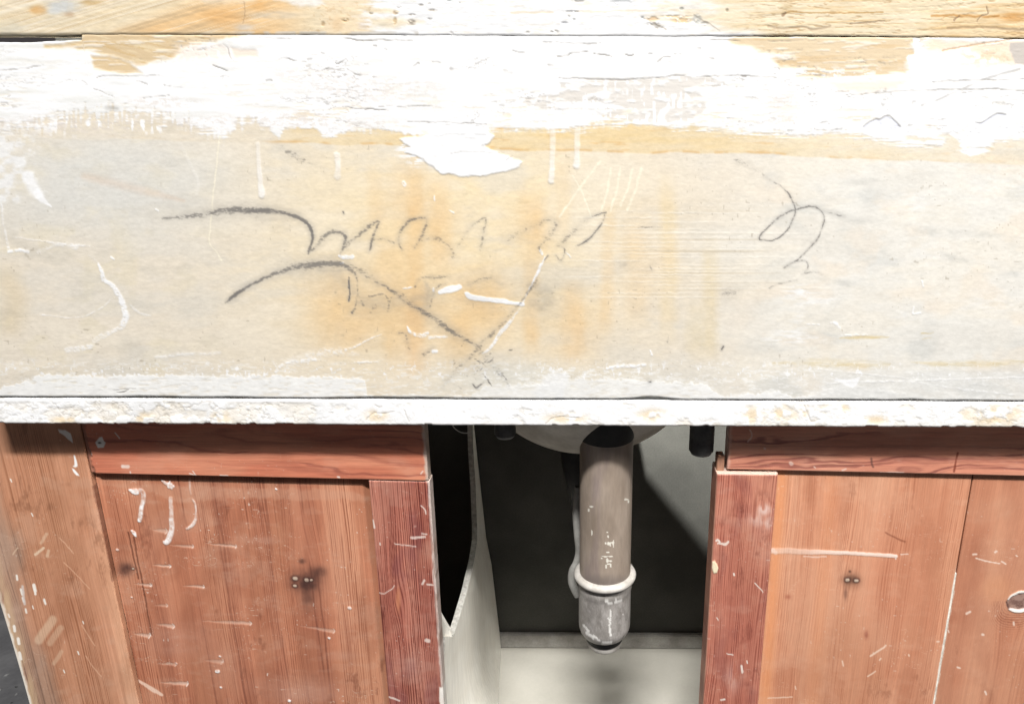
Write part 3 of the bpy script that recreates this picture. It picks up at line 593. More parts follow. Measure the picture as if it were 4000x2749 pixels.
    H(((3100, 1024, 4, .6), (3140, 1018, 5, .6), (3156, 1032, 5, .5), (3150, 1056, 6, .35), (3130, 1070, 5, .35), (3165, 1062, 5, .4), (3195, 1064, 5, .35), (3210, 1072, 5, .25)), 5); H(((3112, 1094, 5, .3), (3040, 1110, 5, .3), (3008, 1126, 6, .4)), 5); H(((2830, 1150), (2870, 1140)), 24, 1.0, .3); H(((3190, 818, 6, .3), (3270, 838, 10, .4), (3296, 846, 6, .4)), 8)
    H(((2480, 888, 3, .2), (2510, 889, 4, .5), (2545, 888, 4, .5), (2586, 888, 3, .3)), 4, .5)
    H(((2825, 1352, 6, 1), (2818, 1362, 7, 1)), 6, .3); H(((2610, 1310, 2, .3), (2608, 1338, 3, .6)), 3); H(((2536, 1492, 12, .5), (2542, 1490, 8, .8)), 8, .4); H(((1340, 826, 5, .8), (1341, 834, 5, .8)), 5, .4); H(((2425, 1035), (2440, 1032)), 26, 1.0, .25); H(((2540, 1040), (2546, 1058)), 8, .8, .35)
    tn = np.clip((.62 * fbm((px + .35 * py) / 13, py / 5.0, 3, 151, .75) + .38 * fbm(px / 40, py / 16, 3, 153) - .26) / .48, 0, 1)
    ink = ss(-.24, .20, ch * 1.02 - tn) * (.26 + .55 * ch) * ss(.03, .14, ch)
    p.blend(np.clip(ink, 0, .9), rgb(78, 75, 74))
    p.blend(np.clip(sm * (.35 + .9 * fbm((px + .3 * py) / 34, py / 13, 4, 152, .6)) * 1.15, 0, .75), rgb(152, 147, 140)); p.blend(np.clip(ss(.05, .9, ch) * .16, 0, 1), rgb(140, 136, 132))
    # --- cracks and flakes in the white paint
    ck = p.mask0()
    for pts in (((1088, 236), (1104, 228), (1125, 230), (1140, 236), (1166, 240)), ((1255, 280), (1275, 270), (1292, 268)), ((1310, 245), (1322, 250), (1350, 232), (1358, 240)), ((1355, 272), (1380, 286), (1400, 294), (1442, 297)), ((1455, 302), (1472, 303)),
                ((1000, 149), (1100, 150), (1138, 153)), ((1330, 146), (1380, 156), (1420, 161), (1500, 158), (1610, 160)), ((1608, 266), (1632, 247), (1640, 253)), ((1688, 243), (1712, 245), (1722, 250)), ((2178, 224), (2215, 216), (2240, 207), (2298, 201)), ((2318, 212), (2360, 217), (2390, 225)),
                ((2443, 214), (2462, 219), (2476, 214)), ((2565, 244), (2590, 225), (2625, 221)), ((2632, 213), (2662, 214)), ((2000, 198), (2030, 205), (2060, 204)), ((2180, 306), (2260, 308), (2420, 313), (2520, 307), (2600, 301), (2640, 294), (2670, 296), (2690, 289)), ((2720, 300), (2850, 298), (2905, 296), (3000, 302), (3050, 308)),
                ((1350, 421), (1440, 428), (1520, 432)), ((1480, 417), (1700, 416)), ((1590, 478), (1690, 478), (1760, 480), (1900, 486)), ((376, 308), (400, 299), (470, 298), (560, 298), (620, 296)), ((0, 276), (80, 270), (170, 256)), ((830, 255), (855, 264), (890, 278)), ((530, 318), (575, 328)), ((365, 348), (445, 378)), ((870, 172), (892, 192), (898, 222), (912, 238)),
                ((640, 335), (720, 345)), ((560, 385), (660, 374)), ((3000, 160), (3100, 160), (3150, 152)), ((3370, 498), (3398, 476), (3420, 466), (3436, 468), (3465, 453), (3486, 464), (3518, 497)), ((3808, 478), (3828, 481), (3850, 474), (3880, 452), (3900, 444), (3930, 448)), ((3180, 505), (3230, 510), (3290, 506)), ((3560, 494), (3700, 492)),
                ((2760, 159), (2830, 156), (2890, 160)), ((2120, 165), (2260, 172), (2350, 168)), ((3300, 372), (3400, 366), (3600, 354), (3780, 350), (3900, 350), (4010, 358)), ((3300, 380), (3375, 384)), ((3700, 370), (3800, 358)), ((3640, 322), (3780, 316), (4010, 310)), ((2840, 463), (2866, 465)), ((1890, 570), (1896, 582)), ((1980, 625), (2000, 612)),
                ((1888, 578), (1884, 568), (1900, 564)), ((1760, 600), (1830, 594), (1950, 600)), ((1440, 350), (1490, 355)), ((385, 1526), (410, 1522)), ((440, 1524), (530, 1518)), ((455, 1530), (480, 1532), (500, 1524))):
        p.stroke([(a, b, 2.0 if i in (0, len(pts) - 1) else 4.2) for i, (a, b) in enumerate(pts)], 4.5, .5, True, ck, .75 if pts[0][0] % 4 < 2 else 1.0)
    p.stroke(((3600, 414), (3680, 385), (3760, 350), (3850, 310), (3980, 274)), 9, .6, True, ck, .35); p.stroke(((3562, 415, 5), (3565, 402, 9), (3580, 398, 6)), 7, .6, True, ck, .4)
    for (x, y, r, k) in ((1052, 315, 9, .7), (1248, 385, 10, .6), (1242, 398, 5, .8), (1506, 192, 5, .6), (1775, 272, 14, .45), (1975, 275, 7, .6), (1985, 285, 12, .35), (2540, 212, 7, .7), (2905, 297, 9, .9), (2730, 190, 8, .4), (2150, 256, 8, .5), (435, 425, 20, .3), (2992, 302, 10, .6), (1260, 208, 6, .5), (1465, 180, 7, .5), (2780, 228, 7, .5), (1930, 400, 8, .4), (1960, 412, 9, .4)):
        ck[:] = np.maximum(ck, p.stroke(((x - r, y), (x + r, y + 2)), r * .8, .7) * k)
    fc = (1 - ss(.012, .034, np.abs(fbm(px / 95, py / 17, 4, 161, .6) - .5))) * ss(.52, .68, fbm(px / 260, py / 80, 3, 162)) * Wc
    ck = np.maximum(ck, fc * .38)
    brush = (fbm(px / 240, py / 5.5, 3, 163) - .5) * Wc
    ck *= 1 - .55 * np.clip(p.blob(3440, 478, 110, 40, 4) + p.blob(3870, 464, 90, 34, 4), 0, 1)
    ck *= .35 + .9 * ss(.3, .62, fbm(px / 46, py / 46, 3, 165)); p.blend(np.clip(ck * .72, 0, 1), rgb(140, 134, 126)); p.h -= ck * .00055
    p.c += (np.clip(brush, -1, 1) * .035)[..., None]
    p.h += brush * .00010 + Wc * (fbm(px / 34, py / 16, 4, 164) - .5) * .00016
    # stone tooth and fine mottle
    p.c *= (1 + ((fine - .5) * .06 + (fbm((px + 6 * np.sin(py / 9)) / 15, py / 4.6, 3, 25, .7) - .5) * .075) * (1 - Wc * .85) + (n3 - .5) * .05 * (1 - Wc))[..., None]
    p.h += (fine - .5) * .00007
    edge_r = (.6 + .4 * ss(0, 4 * PXS, zt[None, :] - Z)) * ss(0, 6 * PXS, Z - zb[None, :])
    Y = -p.h + (1 - edge_r) * .0016
    return board_mesh('apron_slab', X, Y, Z, albedo(p.c, 1.60), .03)
o = link_mesh('apron_slab', slab(), M_PLASTER)
tag(o, 'wide cream stone slab with brushed white paint above and charcoal scribbles, orange stains below', 'slab')

# ------------------------------------------------------------------ board above the slab
def upper():
    z0, z1 = zrow(139.5), zrow(-190)
    xs = XS; pxs, _ = project(xs, xs * 0, np.full(xs.shape, z0))
    e = (fbm(pxs / 110, pxs * 0, 4, 211, .6) - .5) * 5 - 3 * ss(3000, 3400, pxs) + 5 * ss(2550, 3100, pxs)*(1-ss(3600,3950,pxs)) - 2 * (pxs < 316)
    zb = z0 + e * PXS
    zt = np.full(xs.shape, z1)
    rows = np.concatenate([np.linspace(0, .56, 14)[:-1], np.linspace(.56, 1, 50)])
    X, Z = grid(xs, zt, zb, rows)
    px, py = project(X, X * 0, Z)
    p = Paint(px, py, 4, 7)
    n2 = fbm(px / 160, py / 34, 4, 221); n3 = fbm(px / 60, py / 9, 4, 222)
    p.c[:] = rgb(240, 222, 188)
    p.blend(ss(.45, .7, fbm(px / 200, py / 40, 4, 223)) * .6, rgb(246, 233, 206))
    p.blend(ss(.5, .7, n3) * .35, rgb(216, 196, 160))
    p.blend(ss(520, 740, px + 2.5 * (py - 60)) * (1 - ss(1050, 1250, px)) * (.5 + .7 * n2), rgb(240, 200, 146))
    dg = fbm((px + 3 * py) / 150, (py + .30 * px) / 9, 4, 224); p.blend(ss(.54, .7, dg) * (1 - ss(1000, 1150, px)) * .55, rgb(206, 178, 138))
    p.blend(ss(.6, .75, fbm((px + 3 * py) / 170, (py + .30 * px) / 7, 3, 234)) * (1 - ss(1000, 1150, px)) * .6, rgb(250, 240, 220))
    for (x, y, rx, ry, c, k) in ((150, 40, 34, 18, (224, 172, 106), .8), (40, 25, 70, 24, (246, 232, 206), .6), (245, 25, 70, 30, (212, 212, 207), .95), (215, 45, 26, 16, (214, 216, 214), .9), (270, 58, 22, 10, (190, 160, 128), .7), (860, 60, 80, 24, (232, 180, 116), .6), (900, 90, 90, 30, (236, 186, 124), .5), (360, 12, 40, 10, (214, 176, 116), .7),
                                 (1010, 20, 40, 30, (236, 180, 110), .5), (1320, 92, 26, 30, (222, 182, 132), .6), (1420, 100, 22, 14, (188, 178, 172), .8), (1080, 60, 110, 16, (222, 208, 184), .6), (40, 110, 60, 26, (214, 206, 184), .6), (220, 80, 60, 26, (228, 214, 186), .5), (955, 108, 40, 14, (214, 206, 194), .7)):
        p.blend(np.clip(p.blob(x, y, rx, ry, 3) * (.5 + 1.0 * fbm(px / 26, py / 16, 4, int(x) % 80 + 240)), 0, 1) * k, np.array(c) / 255)
    sp = ss(.6, .72, fbm(px / 15, py / 11, 4, 226, .6)) * ss(1150, 1260, px) * (1 - ss(1420, 1500, px)); p.blend(sp * .5, rgb(204, 166, 120))
    p.blend(ss(1240, 1290, px) * (1 - ss(1430, 1450, px)) * .45, rgb(250, 226, 190))
    # white over the middle
    m = ss(1400, 1470, px + (n3 - .5) * 160) * (1 - ss(2520, 2980, px + (n2 - .5) * 700 - (py - 60) * 2))
    m = m * (1 - .9 * p.stroke(((1440, 42, 20), (1530, 46, 16), (1560, 48, 6)), 20, .8)) * (1 - .75 * p.poly(((1445, 72), (1530, 70), (1660, 86), (1540, 110), (1450, 104)), 12, 8))
    p.blend(np.clip(m * (1 - .3 * ss(.6, .75, n3)), 0, 1), WHITE)
    p.blend(p.stroke(((2000, 52), (2120, 48), (2160, 50)), 9, .9) * .5, rgb(250, 224, 180)); p.blend(p.stroke(((2250, 48), (2600, 42), (2900, 38)), 7, .9) * .5, rgb(246, 224, 188))
    p.blend(p.poly(((1040, -10), (1240, -10), (1270, 20), (1180, 26), (1120, 10)), 10, 10) * .7, WHITE); p.blend(p.poly(((760, -20), (1100, -20), (980, 12), (800, 14)), 12, 10) * .4, rgb(252, 246, 232))
    # grey and brown chips
    for (x, y, r, ry, c) in ((1545, 52, 10, 9, (198, 170, 140)), (1543, 84, 8, 15, (206, 180, 140)), (1608, 90, 16, 12, (176, 164, 148)), (1680, 76, 10, 5, (190, 186, 180)), (1690, 42, 16, 5, (196, 186, 172)), (1645, 22, 10, 5, (190, 184, 176)), (1680, 18, 8, 5, (190, 190, 188)), (2060, 128, 12, 5, (170, 166, 156)), (2165, 126, 18, 8, (180, 174, 164)), (2220, 67, 8, 6, (196, 196, 194)), (2242, 78, 6, 4, (200, 200, 198)), (2205, 91, 14, 5, (204, 204, 206)), (2238, 47, 36, 4, (206, 204, 200)),
                              (2430, 10, 46, 12, (212, 212, 212)), (2260, 6, 26, 6, (190, 184, 178)), (2510, 72, 8, 7, (180, 180, 178)), (2550, 96, 24, 9, (190, 184, 174)), (2572, 108, 18, 7, (186, 180, 170)), (2722, 78, 18, 20, (203, 202, 194)), (2752, 95, 16, 9, (203, 200, 192)), (2662, 36, 9, 6, (190, 188, 176)), (2840, 42, 6, 7, (180, 166, 140)), (2550, 75, 26, 10, (232, 200, 160)), (2660, 82, 40, 12, (240, 208, 160)), (2640, 66, 60, 5, (240, 214, 170)), (1450, 54, 8, 6, (190, 176, 152)), (1350, 80, 14, 8, (196, 164, 120)), (1262, 95, 8, 10, (200, 172, 132)), (1560, 30, 8, 4, (200, 190, 180)), (1610, 60, 14, 4, (196, 188, 176)), (1795, 15, 4, 5, (180, 178, 176)), (1755, 4, 10, 4, (190, 190, 190)), (1770, 128, 12, 6, (206, 200, 192))):
        m = p.blob(x, y, r, ry, 5) * ss(.3, .5, fbm(px / 9, py / 7, 3, int(x) % 61 + 300)); p.blend(m * .9, np.array(c) / 255); p.h -= m * .0006
    for pts in (((2520, 75), (2560, 95), (2600, 115)), ((2710, 58), (2760, 88), (2810, 120))): p.blend(p.stroke(pts, 5, .5) * .6, rgb(180, 168, 150))
    # ochre streaky right end
    r = ss(2760, 3060, px)
    st = fbm((px + 2 * py) / 330, (py + .03 * px) / 8, 4, 231, .6); p.blend(ss(.54, .72, st) * r * .55, rgb(222, 184, 128)); p.blend(ss(.52, .75, fbm(px / 240, py / 12, 4, 232)) * r * .6, rgb(250, 236, 204))
    p.blend(r * ss(3550, 3750, px) * ss(30, 70, py) * .35 * (.4 + n2), rgb(226, 184, 122))
    br = (1 - ss(.012, .04, np.abs(fbm(px / 150, py / 17, 4, 233, .6) - .5))) * r; p.blend(br * .5 * ss(.4, .6, n2), rgb(186, 150, 104)); p.h -= br * .0002
    p.blend(p.stroke(((3060, 60), (3090, 46), (3150, 52), (3230, 53), (3450, 50)), 5, .6) * .8, rgb(190, 148, 90))
    p.blend(p.stroke(((3640, 64), (3720, 62), (3840, 66), (3900, 64)), 9, .7) * .75, rgb(196, 142, 78)); p.blend(p.blob(3960, 70, 60, 20, 3) * .6 * (.4 + n3), rgb(206, 140, 66)); p.blend(p.blob(3075, 30, 26, 18) * .5, rgb(190, 160, 110))
    dk = p.stroke(((3000, 105), (3060, 112), (3130, 108), (3180, 116), (3240, 104)), 10, .8) * .6; dk = np.maximum(dk, p.stroke(((3320, 94), (3400, 88), (3455, 86)), 5, .7)); dk = np.maximum(dk, p.stroke(((3700, 112), (3780, 108), (3850, 110), (3920, 114), (4010, 122)), 9, .8) * .6); dk = np.maximum(dk, p.stroke(((3852, 30), (3858, 52), (3830, 66), (3815, 85)), 5, .6)); dk = np.maximum(dk, p.stroke(((3055, 62), (3068, 54)), 9, .5)); dk = np.maximum(dk, p.stroke(((3725, 82), (3745, 64)), 6, .5)); dk = np.maximum(dk, p.stroke(((955, 10), (957, 60), (950, 95)), 4, .7) * .5)
    p.blend(dk * .75, rgb(150, 124, 98)); p.h -= dk * .0004
    # bottom lip
    lip = ss(122, 126, py) * (1 - ss(2300, 2500, px)) * ss(870, 960, px); p.blend(lip * np.where(px < 1635, .75, .4) * ss(.3, .5, fbm(px / 50, py / 60, 3, 236)), np.where((px < 1635)[..., None], rgb(212, 206, 196), WHITE))
    p.blend(np.clip(ss(118, 134, py) * .35 * (px < 900), 0, 1), rgb(206, 192, 164))
    p.c *= (1 + (n3 - .5) * .07 + (fbm(px / 14, py / 8, 3, 237) - .5) * .07)[..., None]
    p.h += (fbm(px / 60, py / 18, 4, 238) - .5) * .0005
    edge_r = ss(0, 5 * PXS, Z - zb[None, :])
    return board_mesh('upper_board', X, -.0006 - p.h + (1 - edge_r) * .0006, Z, albedo(p.c, 1.74), .034)
o = link_mesh('upper_board', upper(), M_PLASTER)
tag(o, 'top board with ochre streaks and chipped white paint, lying above the scribbled slab', 'board')

# ------------------------------------------------------------------ marble strip under the slab
def strip():
    z1, z0 = zrow(1563.2), zrow(1661)
    pxs, _ = project(XS, XS * 0, np.full(XS.shape, z0))
    eb = (fbm(pxs / 40, pxs * 0, 4, 311, .6) - .5) * 3.5 + 5 * ss(.70, .85, vn(pxs / 30, pxs * 0 + 3, 312)) * (fbm(pxs / 300, pxs * 0, 2, 313) > .45)
    zb = z0 + eb * PXS * .8
    et = (fbm(pxs / 70, pxs * 0, 3, 314) - .5) * 3
    zt = z1 + et * PXS
    X, Z = grid(XS, zt, zb, np.linspace(0, 1, 36))
    px, py = project(X, X * 0, Z)
    p = Paint(px, py, 4, 9)
    zone = np.interp(px, [0, 200, 900, 1200, 1350, 1450, 1800, 2100, 2300, 2500, 2900, 3000, 3200, 3400, 3700, 3850, 4000], [.6, .8, .85, .8, .3, .35, .1, .25, .2, .12, .3, .55, .35, .2, .4, .75, .4])
    f = fbm(px / 70, py / 46, 5, 321, .55)
    frac = ss(.50 , .68, f + (zone - .5) * .28) * ss(1562, 1580, py)
    p.c[:] = rgb(250, 249, 247)
    p.blend(ss(.5, .7, fbm(px / 110, py / 50, 4, 322)) * zone * .8, rgb(232, 231, 228))
    p.blend(ss(.55, .75, fbm(px / 34, py / 24, 4, 323)) * zone * .6, rgb(214, 210, 200))
    warmz = np.interp(px, [0, 500, 900, 1400, 1500, 2000, 2300, 2500, 2950, 3050, 3200, 3400, 3700, 3900, 4000], [.3, .6, .5, .4, .5, .3, .45, .6, .8, .8, .6, .5, .7, .9, .5])
    p.blend(np.clip(frac * warmz * (.3 + .9 * fbm(px / 36, py / 22, 4, 324)), 0, 1) * .55, rgb(242, 218, 178))
    for (x, y, rx, ry) in ((2945, 1622, 46, 36), (3060, 1618, 46, 34), (3140, 1598, 18, 34), (2550, 1622, 60, 26), (2210, 1632, 80, 20), (3890, 1620, 100, 40), (3420, 1640, 50, 18), (560, 1630, 40, 22), (250, 1640, 50, 16), (860, 1632, 40, 26), (1470, 1622, 46, 24), (3270, 1592, 70, 16)):
        m = p.blob(x, y, rx, ry, 3) * ss(.35, .62, fbm(px / 26, py / 20, 4, int(x) % 57 + 330)); p.blend(m * .65, rgb(240, 212, 168)); frac = np.maximum(frac, m * .8)
    for (x, y) in ((165, 1632), (70, 1618)): p.blend(p.blob(x, y, 20 if x > 100 else 40, 14, 5), WHITE)
    ck = (1 - ss(.01, .035, np.abs(fbm(px / 60, py / 46, 4, 325, .6) - .5))) * zone
    for pts in (((3135, 1568), (3150, 1600), (3160, 1630), (3170, 1645), (3200, 1638)), ((1430, 1640), (1460, 1612), (1500, 1614), (1540, 1604)), ((2130, 1655), (2150, 1640), (2180, 1628), (2260, 1630)), ((1464, 1580), (1480, 1588), (1490, 1586)), ((1580, 1600), (1590, 1630), (1600, 1645)), ((3950, 1640), (3970, 1646))): ck = np.maximum(ck, p.stroke(pts, 5, .6))
    p.blend(ck * .28, rgb(160, 148, 128))
    p.blend(ss(1640, 1662, py) * .5 * zone, rgb(222, 214, 196))
    p.h = -frac * (.0003 + .0007 * fbm(px / 30, py / 22, 4, 326)) - ck * .0004 + (fbm(px / 26, py / 18, 4, 327) - .5) * .00045 * zone
    er = ss(0, 8 * PXS, zt[None, :] - Z) * ss(0, 6 * PXS, Z - zb[None, :])
    return board_mesh('marble_strip', X, -.0008 - p.h + (1 - er) * .0012, Z, albedo(p.c, 1.42), .03), z0, z1
_me, _z0, _z1 = strip()
o = link_mesh('marble_strip', _me, M_MARBLE)
def shelf_body(z0, z1):
    import bmesh
    out = [(X0 + .002, .0285), (X1 - .002, .0285), (X1 - .002, .30), (.30, .30), (.055, .368), (X0 + .002, .364)]  # unseen outline; rear edge slanted to shape the shade on the back panel
    bm = bmesh.new(); a = [bm.verts.new((x, y, z0 + .002)) for x, y in out]; b = [bm.verts.new((x, y, z1 - .002)) for x, y in out]; n = len(a)
    bm.faces.new(a[::-1]); bm.faces.new(b)
    for i in range(n): bm.faces.new((a[i], a[(i + 1) % n], b[(i + 1) % n], b[i]))
    bmesh.ops.recalc_face_normals(bm, faces=bm.faces[:])
    me = bpy.data.meshes.new('shelf_body'); bm.to_mesh(me); bm.free()
    return me
M_RAWST = nodes_mat('raw_stone', .8, .2, (300, 300, 300), .1, .2, 300, ((.45, .44, .41), (.58, .57, .54), 30))
_b = link_mesh('shelf_body', shelf_body(_z0, _z1), M_RAWST); keep_parent(_b, o)
tag(o, 'thin white marble shelf with a rough chipped front edge directly under the big slab', 'slab')

# ------------------------------------------------------------------ wood
class Wood:
    def __init__(s, name, x0, x1, zt, zb, y, pxstep=2.8, pystep=4.2, seed=0, zlow=None):
        k = PXS * 1.04
        xs = np.arange(x0, x1 + 1e-6, pxstep * k); xs[-1] = x1
        zlo = zrow(2765, 2000, y)
        nd = max(6, int((zrow(1655, 2000, y) - zlo) / (pystep * k)))
        s.xs = xs
        ztf = zt if callable(zt) else (lambda x: np.full(x.shape, zt))
        zbf = zb if callable(zb) else (lambda x: np.full(x.shape, zb))
        ZT, ZB = ztf(xs), zbf(xs)
        if ZB.min() < zlo - .02:
            fr = (ZT.mean() - zlo) / (ZT.mean() - ZB.mean())
            T = np.concatenate([np.linspace(0, fr, max(8, int((ZT.mean() - zlo) / (pystep * k)))), np.linspace(fr, 1, 8)[1:]])
        else:
            T = np.linspace(0, 1, max(6, int((ZT.mean() - ZB.mean()) / (pystep * k))))
        s.X, s.Z = grid(xs, ZT, ZB, T); s.y = y; s.name = name; s.seed = seed
        s.px, s.py = project(s.X, np.full(s.X.shape, y), s.Z)
        s.p = Paint(s.px, s.py, 2.5, seed + 3)
        s.H = np.zeros(s.X.shape); s.ZT, s.ZB = ZT, ZB
        s.g = s.X * 1000.0; s.v = s.Z * 1000.0             # mm, across and along the grain
    def knots(s, ks):
        for (kx, ky, r, k) in ks:
            c = unproj(kx, ky, s.y)
            dx = s.g - c[0] * 1000; dz = (s.v - c[2] * 1000) / 3.2
            d2 = (dx * dx + dz * dz) / (r * r)
            s.g = s.g - dx * np.exp(-d2 * .5) * k
    def grainy(s, light, mid, dark, fine=1.0, band=.6, contrast=.8, scale=3.4, reed=0.0):
        sd = s.seed; p = s.p
        g = s.g + (fbm(s.g / 60, s.v / 320, 3, sd + 1) - .5) * 14 + (fbm(s.g / 9, s.v / 140, 3, sd + 2) - .5) * 1.6
        b = fbm(g / 46, s.v / 900, 3, sd + 3); b2 = fbm(g / 17, s.v / 600, 3, sd + 4)
        l1 = vn(g / scale, s.v / 420, sd + 5); l2 = vn(g / (scale * .45), s.v / 260, sd + 6); l3 = fbm(g / (scale * .3), s.v / 120, 2, sd + 7)
        line = ss(.48, .9, .6 * l1 + .4 * l2)
        amp = ss(.38, .62, b2)
        if reed:
            rk = 1.0 if reed < 10 else ss(.40, .62, fbm(g / 22, s.v / 700, 3, sd + 17)) * .85
            reed = reed % 10
            ph = g / reed + (fbm(g / 11, s.v / 260, 3, sd + 15) - .5) * 2.2
            rl = .5 + .5 * np.sin(ph * 2 * np.pi)
            rl = ss(.35, .95, rl) * (.35 + .9 * ss(.3, .62, vn(np.floor(ph + .25), s.v / 60, sd + 16)))
            line = np.maximum(line * (1 - .6 * rk), np.clip(rl, 0, 1) * rk); amp = amp + (.55 - .55 * amp) * rk
        p.c[:] = np.asarray(mid)
        p.blend(ss(.45, .68, b) * band, light)
        p.blend(ss(.54, .30, b) * band * .95, (np.asarray(mid) * .55 + np.asarray(dark) * .45))
        p.blend(np.clip(line * (.25 + .75 * amp) * contrast, 0, 1), dark)
        p.c *= (1 + (l3 - .5) * .16 * fine)[..., None]
        s.H -= line * amp * .00022 * fine
        m = fbm(s.px / 150, s.py / 180, 4, sd + 8); p.blend(ss(.52, .75, m) * .30, np.asarray(light) * .5 + rgb(200, 150, 120) * .5)
        p.blend(ss(.55, .78, fbm(s.px / 110, s.py / 240, 4, sd + 9)) * .3, np.asarray(dark))
        hv = fbm(s.px / 210, s.py / 330, 4, sd + 18); p.blend(ss(.52, .72, hv) * .30, np.asarray(mid) * .6 + rgb(170, 128, 96) * .4); p.blend(ss(.48, .30, hv) * .22, np.asarray(light) * .6 + rgb(214, 178, 150) * .4)
        dirt = ss(.60, .78, fbm(s.px / 34, s.py / 60, 5, sd + 19, .6)) * ss(.45, .65, fbm(s.px / 300, s.py / 300, 3, sd + 20)); p.blend(dirt * .35, np.asarray(dark) * .8)
        s.line, s.b2 = line, amp
    def wear(s, n=1.0, col=rgb(226, 200, 180)):
        p = s.p; sd = s.seed
        rnd = random.Random(sd)
        sp = ss(.93, .97, vn(s.px / 9, s.py / 9, sd + 11)) * ss(.45, .7, vn(s.px / 120, s.py / 120, sd + 12)); p.blend(sp * .42 * n, rgb(240, 230, 218))
        hz = ss(.60, .76, fbm(s.px / 60, s.py / 22, 4, sd + 13)) * .05 * n; p.blend(hz, col)
        x0, x1, y0, y1 = s.px.min(), s.px.max(), max(s.py.min(), 1700), min(s.py.max(), 2750)
        m = p.mask0()
        for i in range(int(20 * n)):
            x = rnd.uniform(x0, x1); y = rnd.uniform(y0, y1); L = rnd.uniform(12, 70); a = rnd.gauss(0, .5) if rnd.random() < .6 else rnd.uniform(0, 3.1)
            p.stroke(((x, y, 1.5, .2), (x + L * .5 * math.cos(a) + rnd.uniform(-3, 3), y + L * .5 * math.sin(a), 3.2, rnd.uniform(.2, .6)), (x + L * math.cos(a), y + L * math.sin(a), 1.5, .2)), 3, .6, True, m)
        p.blend(m * (.10 + .55 * fbm(s.px / 14, s.py / 14, 3, sd + 26)), col)
        sc = ss(.985, .998, 1 - np.abs(fbm(s.px / 70, s.py / 26, 3, sd + 22) - .5) * 2) * ss(.5, .66, fbm(s.px / 160, s.py / 120, 3, sd + 23)); p.blend(sc * .35 * n, col)
        pl = ss(.56, .74, fbm(s.px / 130, s.py / 70, 5, sd + 24, .6)); p.blend(pl * .20, col * .6 + np.asarray(p.c).mean((0, 1)) * .4)
    def gouges(s, lst, col=rgb(232, 204, 186)):
        p = s.p
        rnd = random.Random(77)
        for (x0, y0, x1, y1, w) in lst:
            w = w * rnd.uniform(.7, 1.1); kk = rnd.uniform(.55, 1.05)
            m = kk * p.stroke(((x0, y0, 2, .35), (x0 + (x1 - x0) * .5, y0 + (y1 - y0) * .45, w * .8, .65), (x1, y1, w, .85)), w, .5); p.blend(m * .8, col); s.H += -m * .0007
            hd = p.stroke(((x1 - 2 + rnd.uniform(-2, 6), y1 - w * .7), (x1 + w * .35, y1), (x1 - 2, y1 + w * rnd.uniform(.1, .8))), 3.4, .4); p.blend(hd * kk * .85, rgb(247, 232, 220))
    def knot(s, x, y, rx, ry, col=rgb(74, 48, 42), k=.85, dots=()):
        p = s.p
        m = p.blob(x, y, rx, ry, 2.4) * (.35 + 1.0 * fbm(s.px / 22, s.py / 26, 4, s.seed + 21)); p.blend(np.clip(m, 0, 1) * k, col)
        for (a, b, r) in dots:
            p.blend(p.stroke(((a - r * .4, b), (a + r * .4, b)), r * 2.4, .5) * .6, rgb(70, 46, 40)); q = p.stroke(((a - r * .3, b), (a + r * .3, b)), r * 1.25, .4); p.blend(q * .9, rgb(206, 186, 164)); s.H += q * .0006
    def build(s, mat, parent, depth, yoff=None, bev=.0016):
        er = np.ones(s.X.shape)
        X, Z = s.X, s.Z
        dx = np.minimum(X - X[:, :1], X[:, -1:] - X); dz = np.minimum(s.ZT[None] - Z, Z - s.ZB[None])
        d = np.minimum(dx, dz)
        Y = s.y - s.H + (1 - np.sqrt(np.clip(1 - (1 - np.clip(d / bev, 0, 1)) ** 2, 0, 1))) * bev
        if yoff is not None: Y = Y + yoff
        me = board_mesh(s.name, X, Y, Z, albedo(s.p.c), depth)
        o = link_mesh(s.name, me, mat); keep_parent(o, parent)
        return o

def xat(px, py, y): return float(unproj(px, py, y)[0])
Z_TOPW = zrow(1661) + .012          # cabinets end just under the shelf's rough edge
Z_TOPW = min(Z_TOPW, zrow(1661) - .0008)
Z_BOT = Z_FLOOR - .055
SL = -.0205                         # rails hang a little lower to the right
LT, MD, DK = rgb(204, 140, 100), rgb(180, 110, 74), rgb(126, 70, 48)

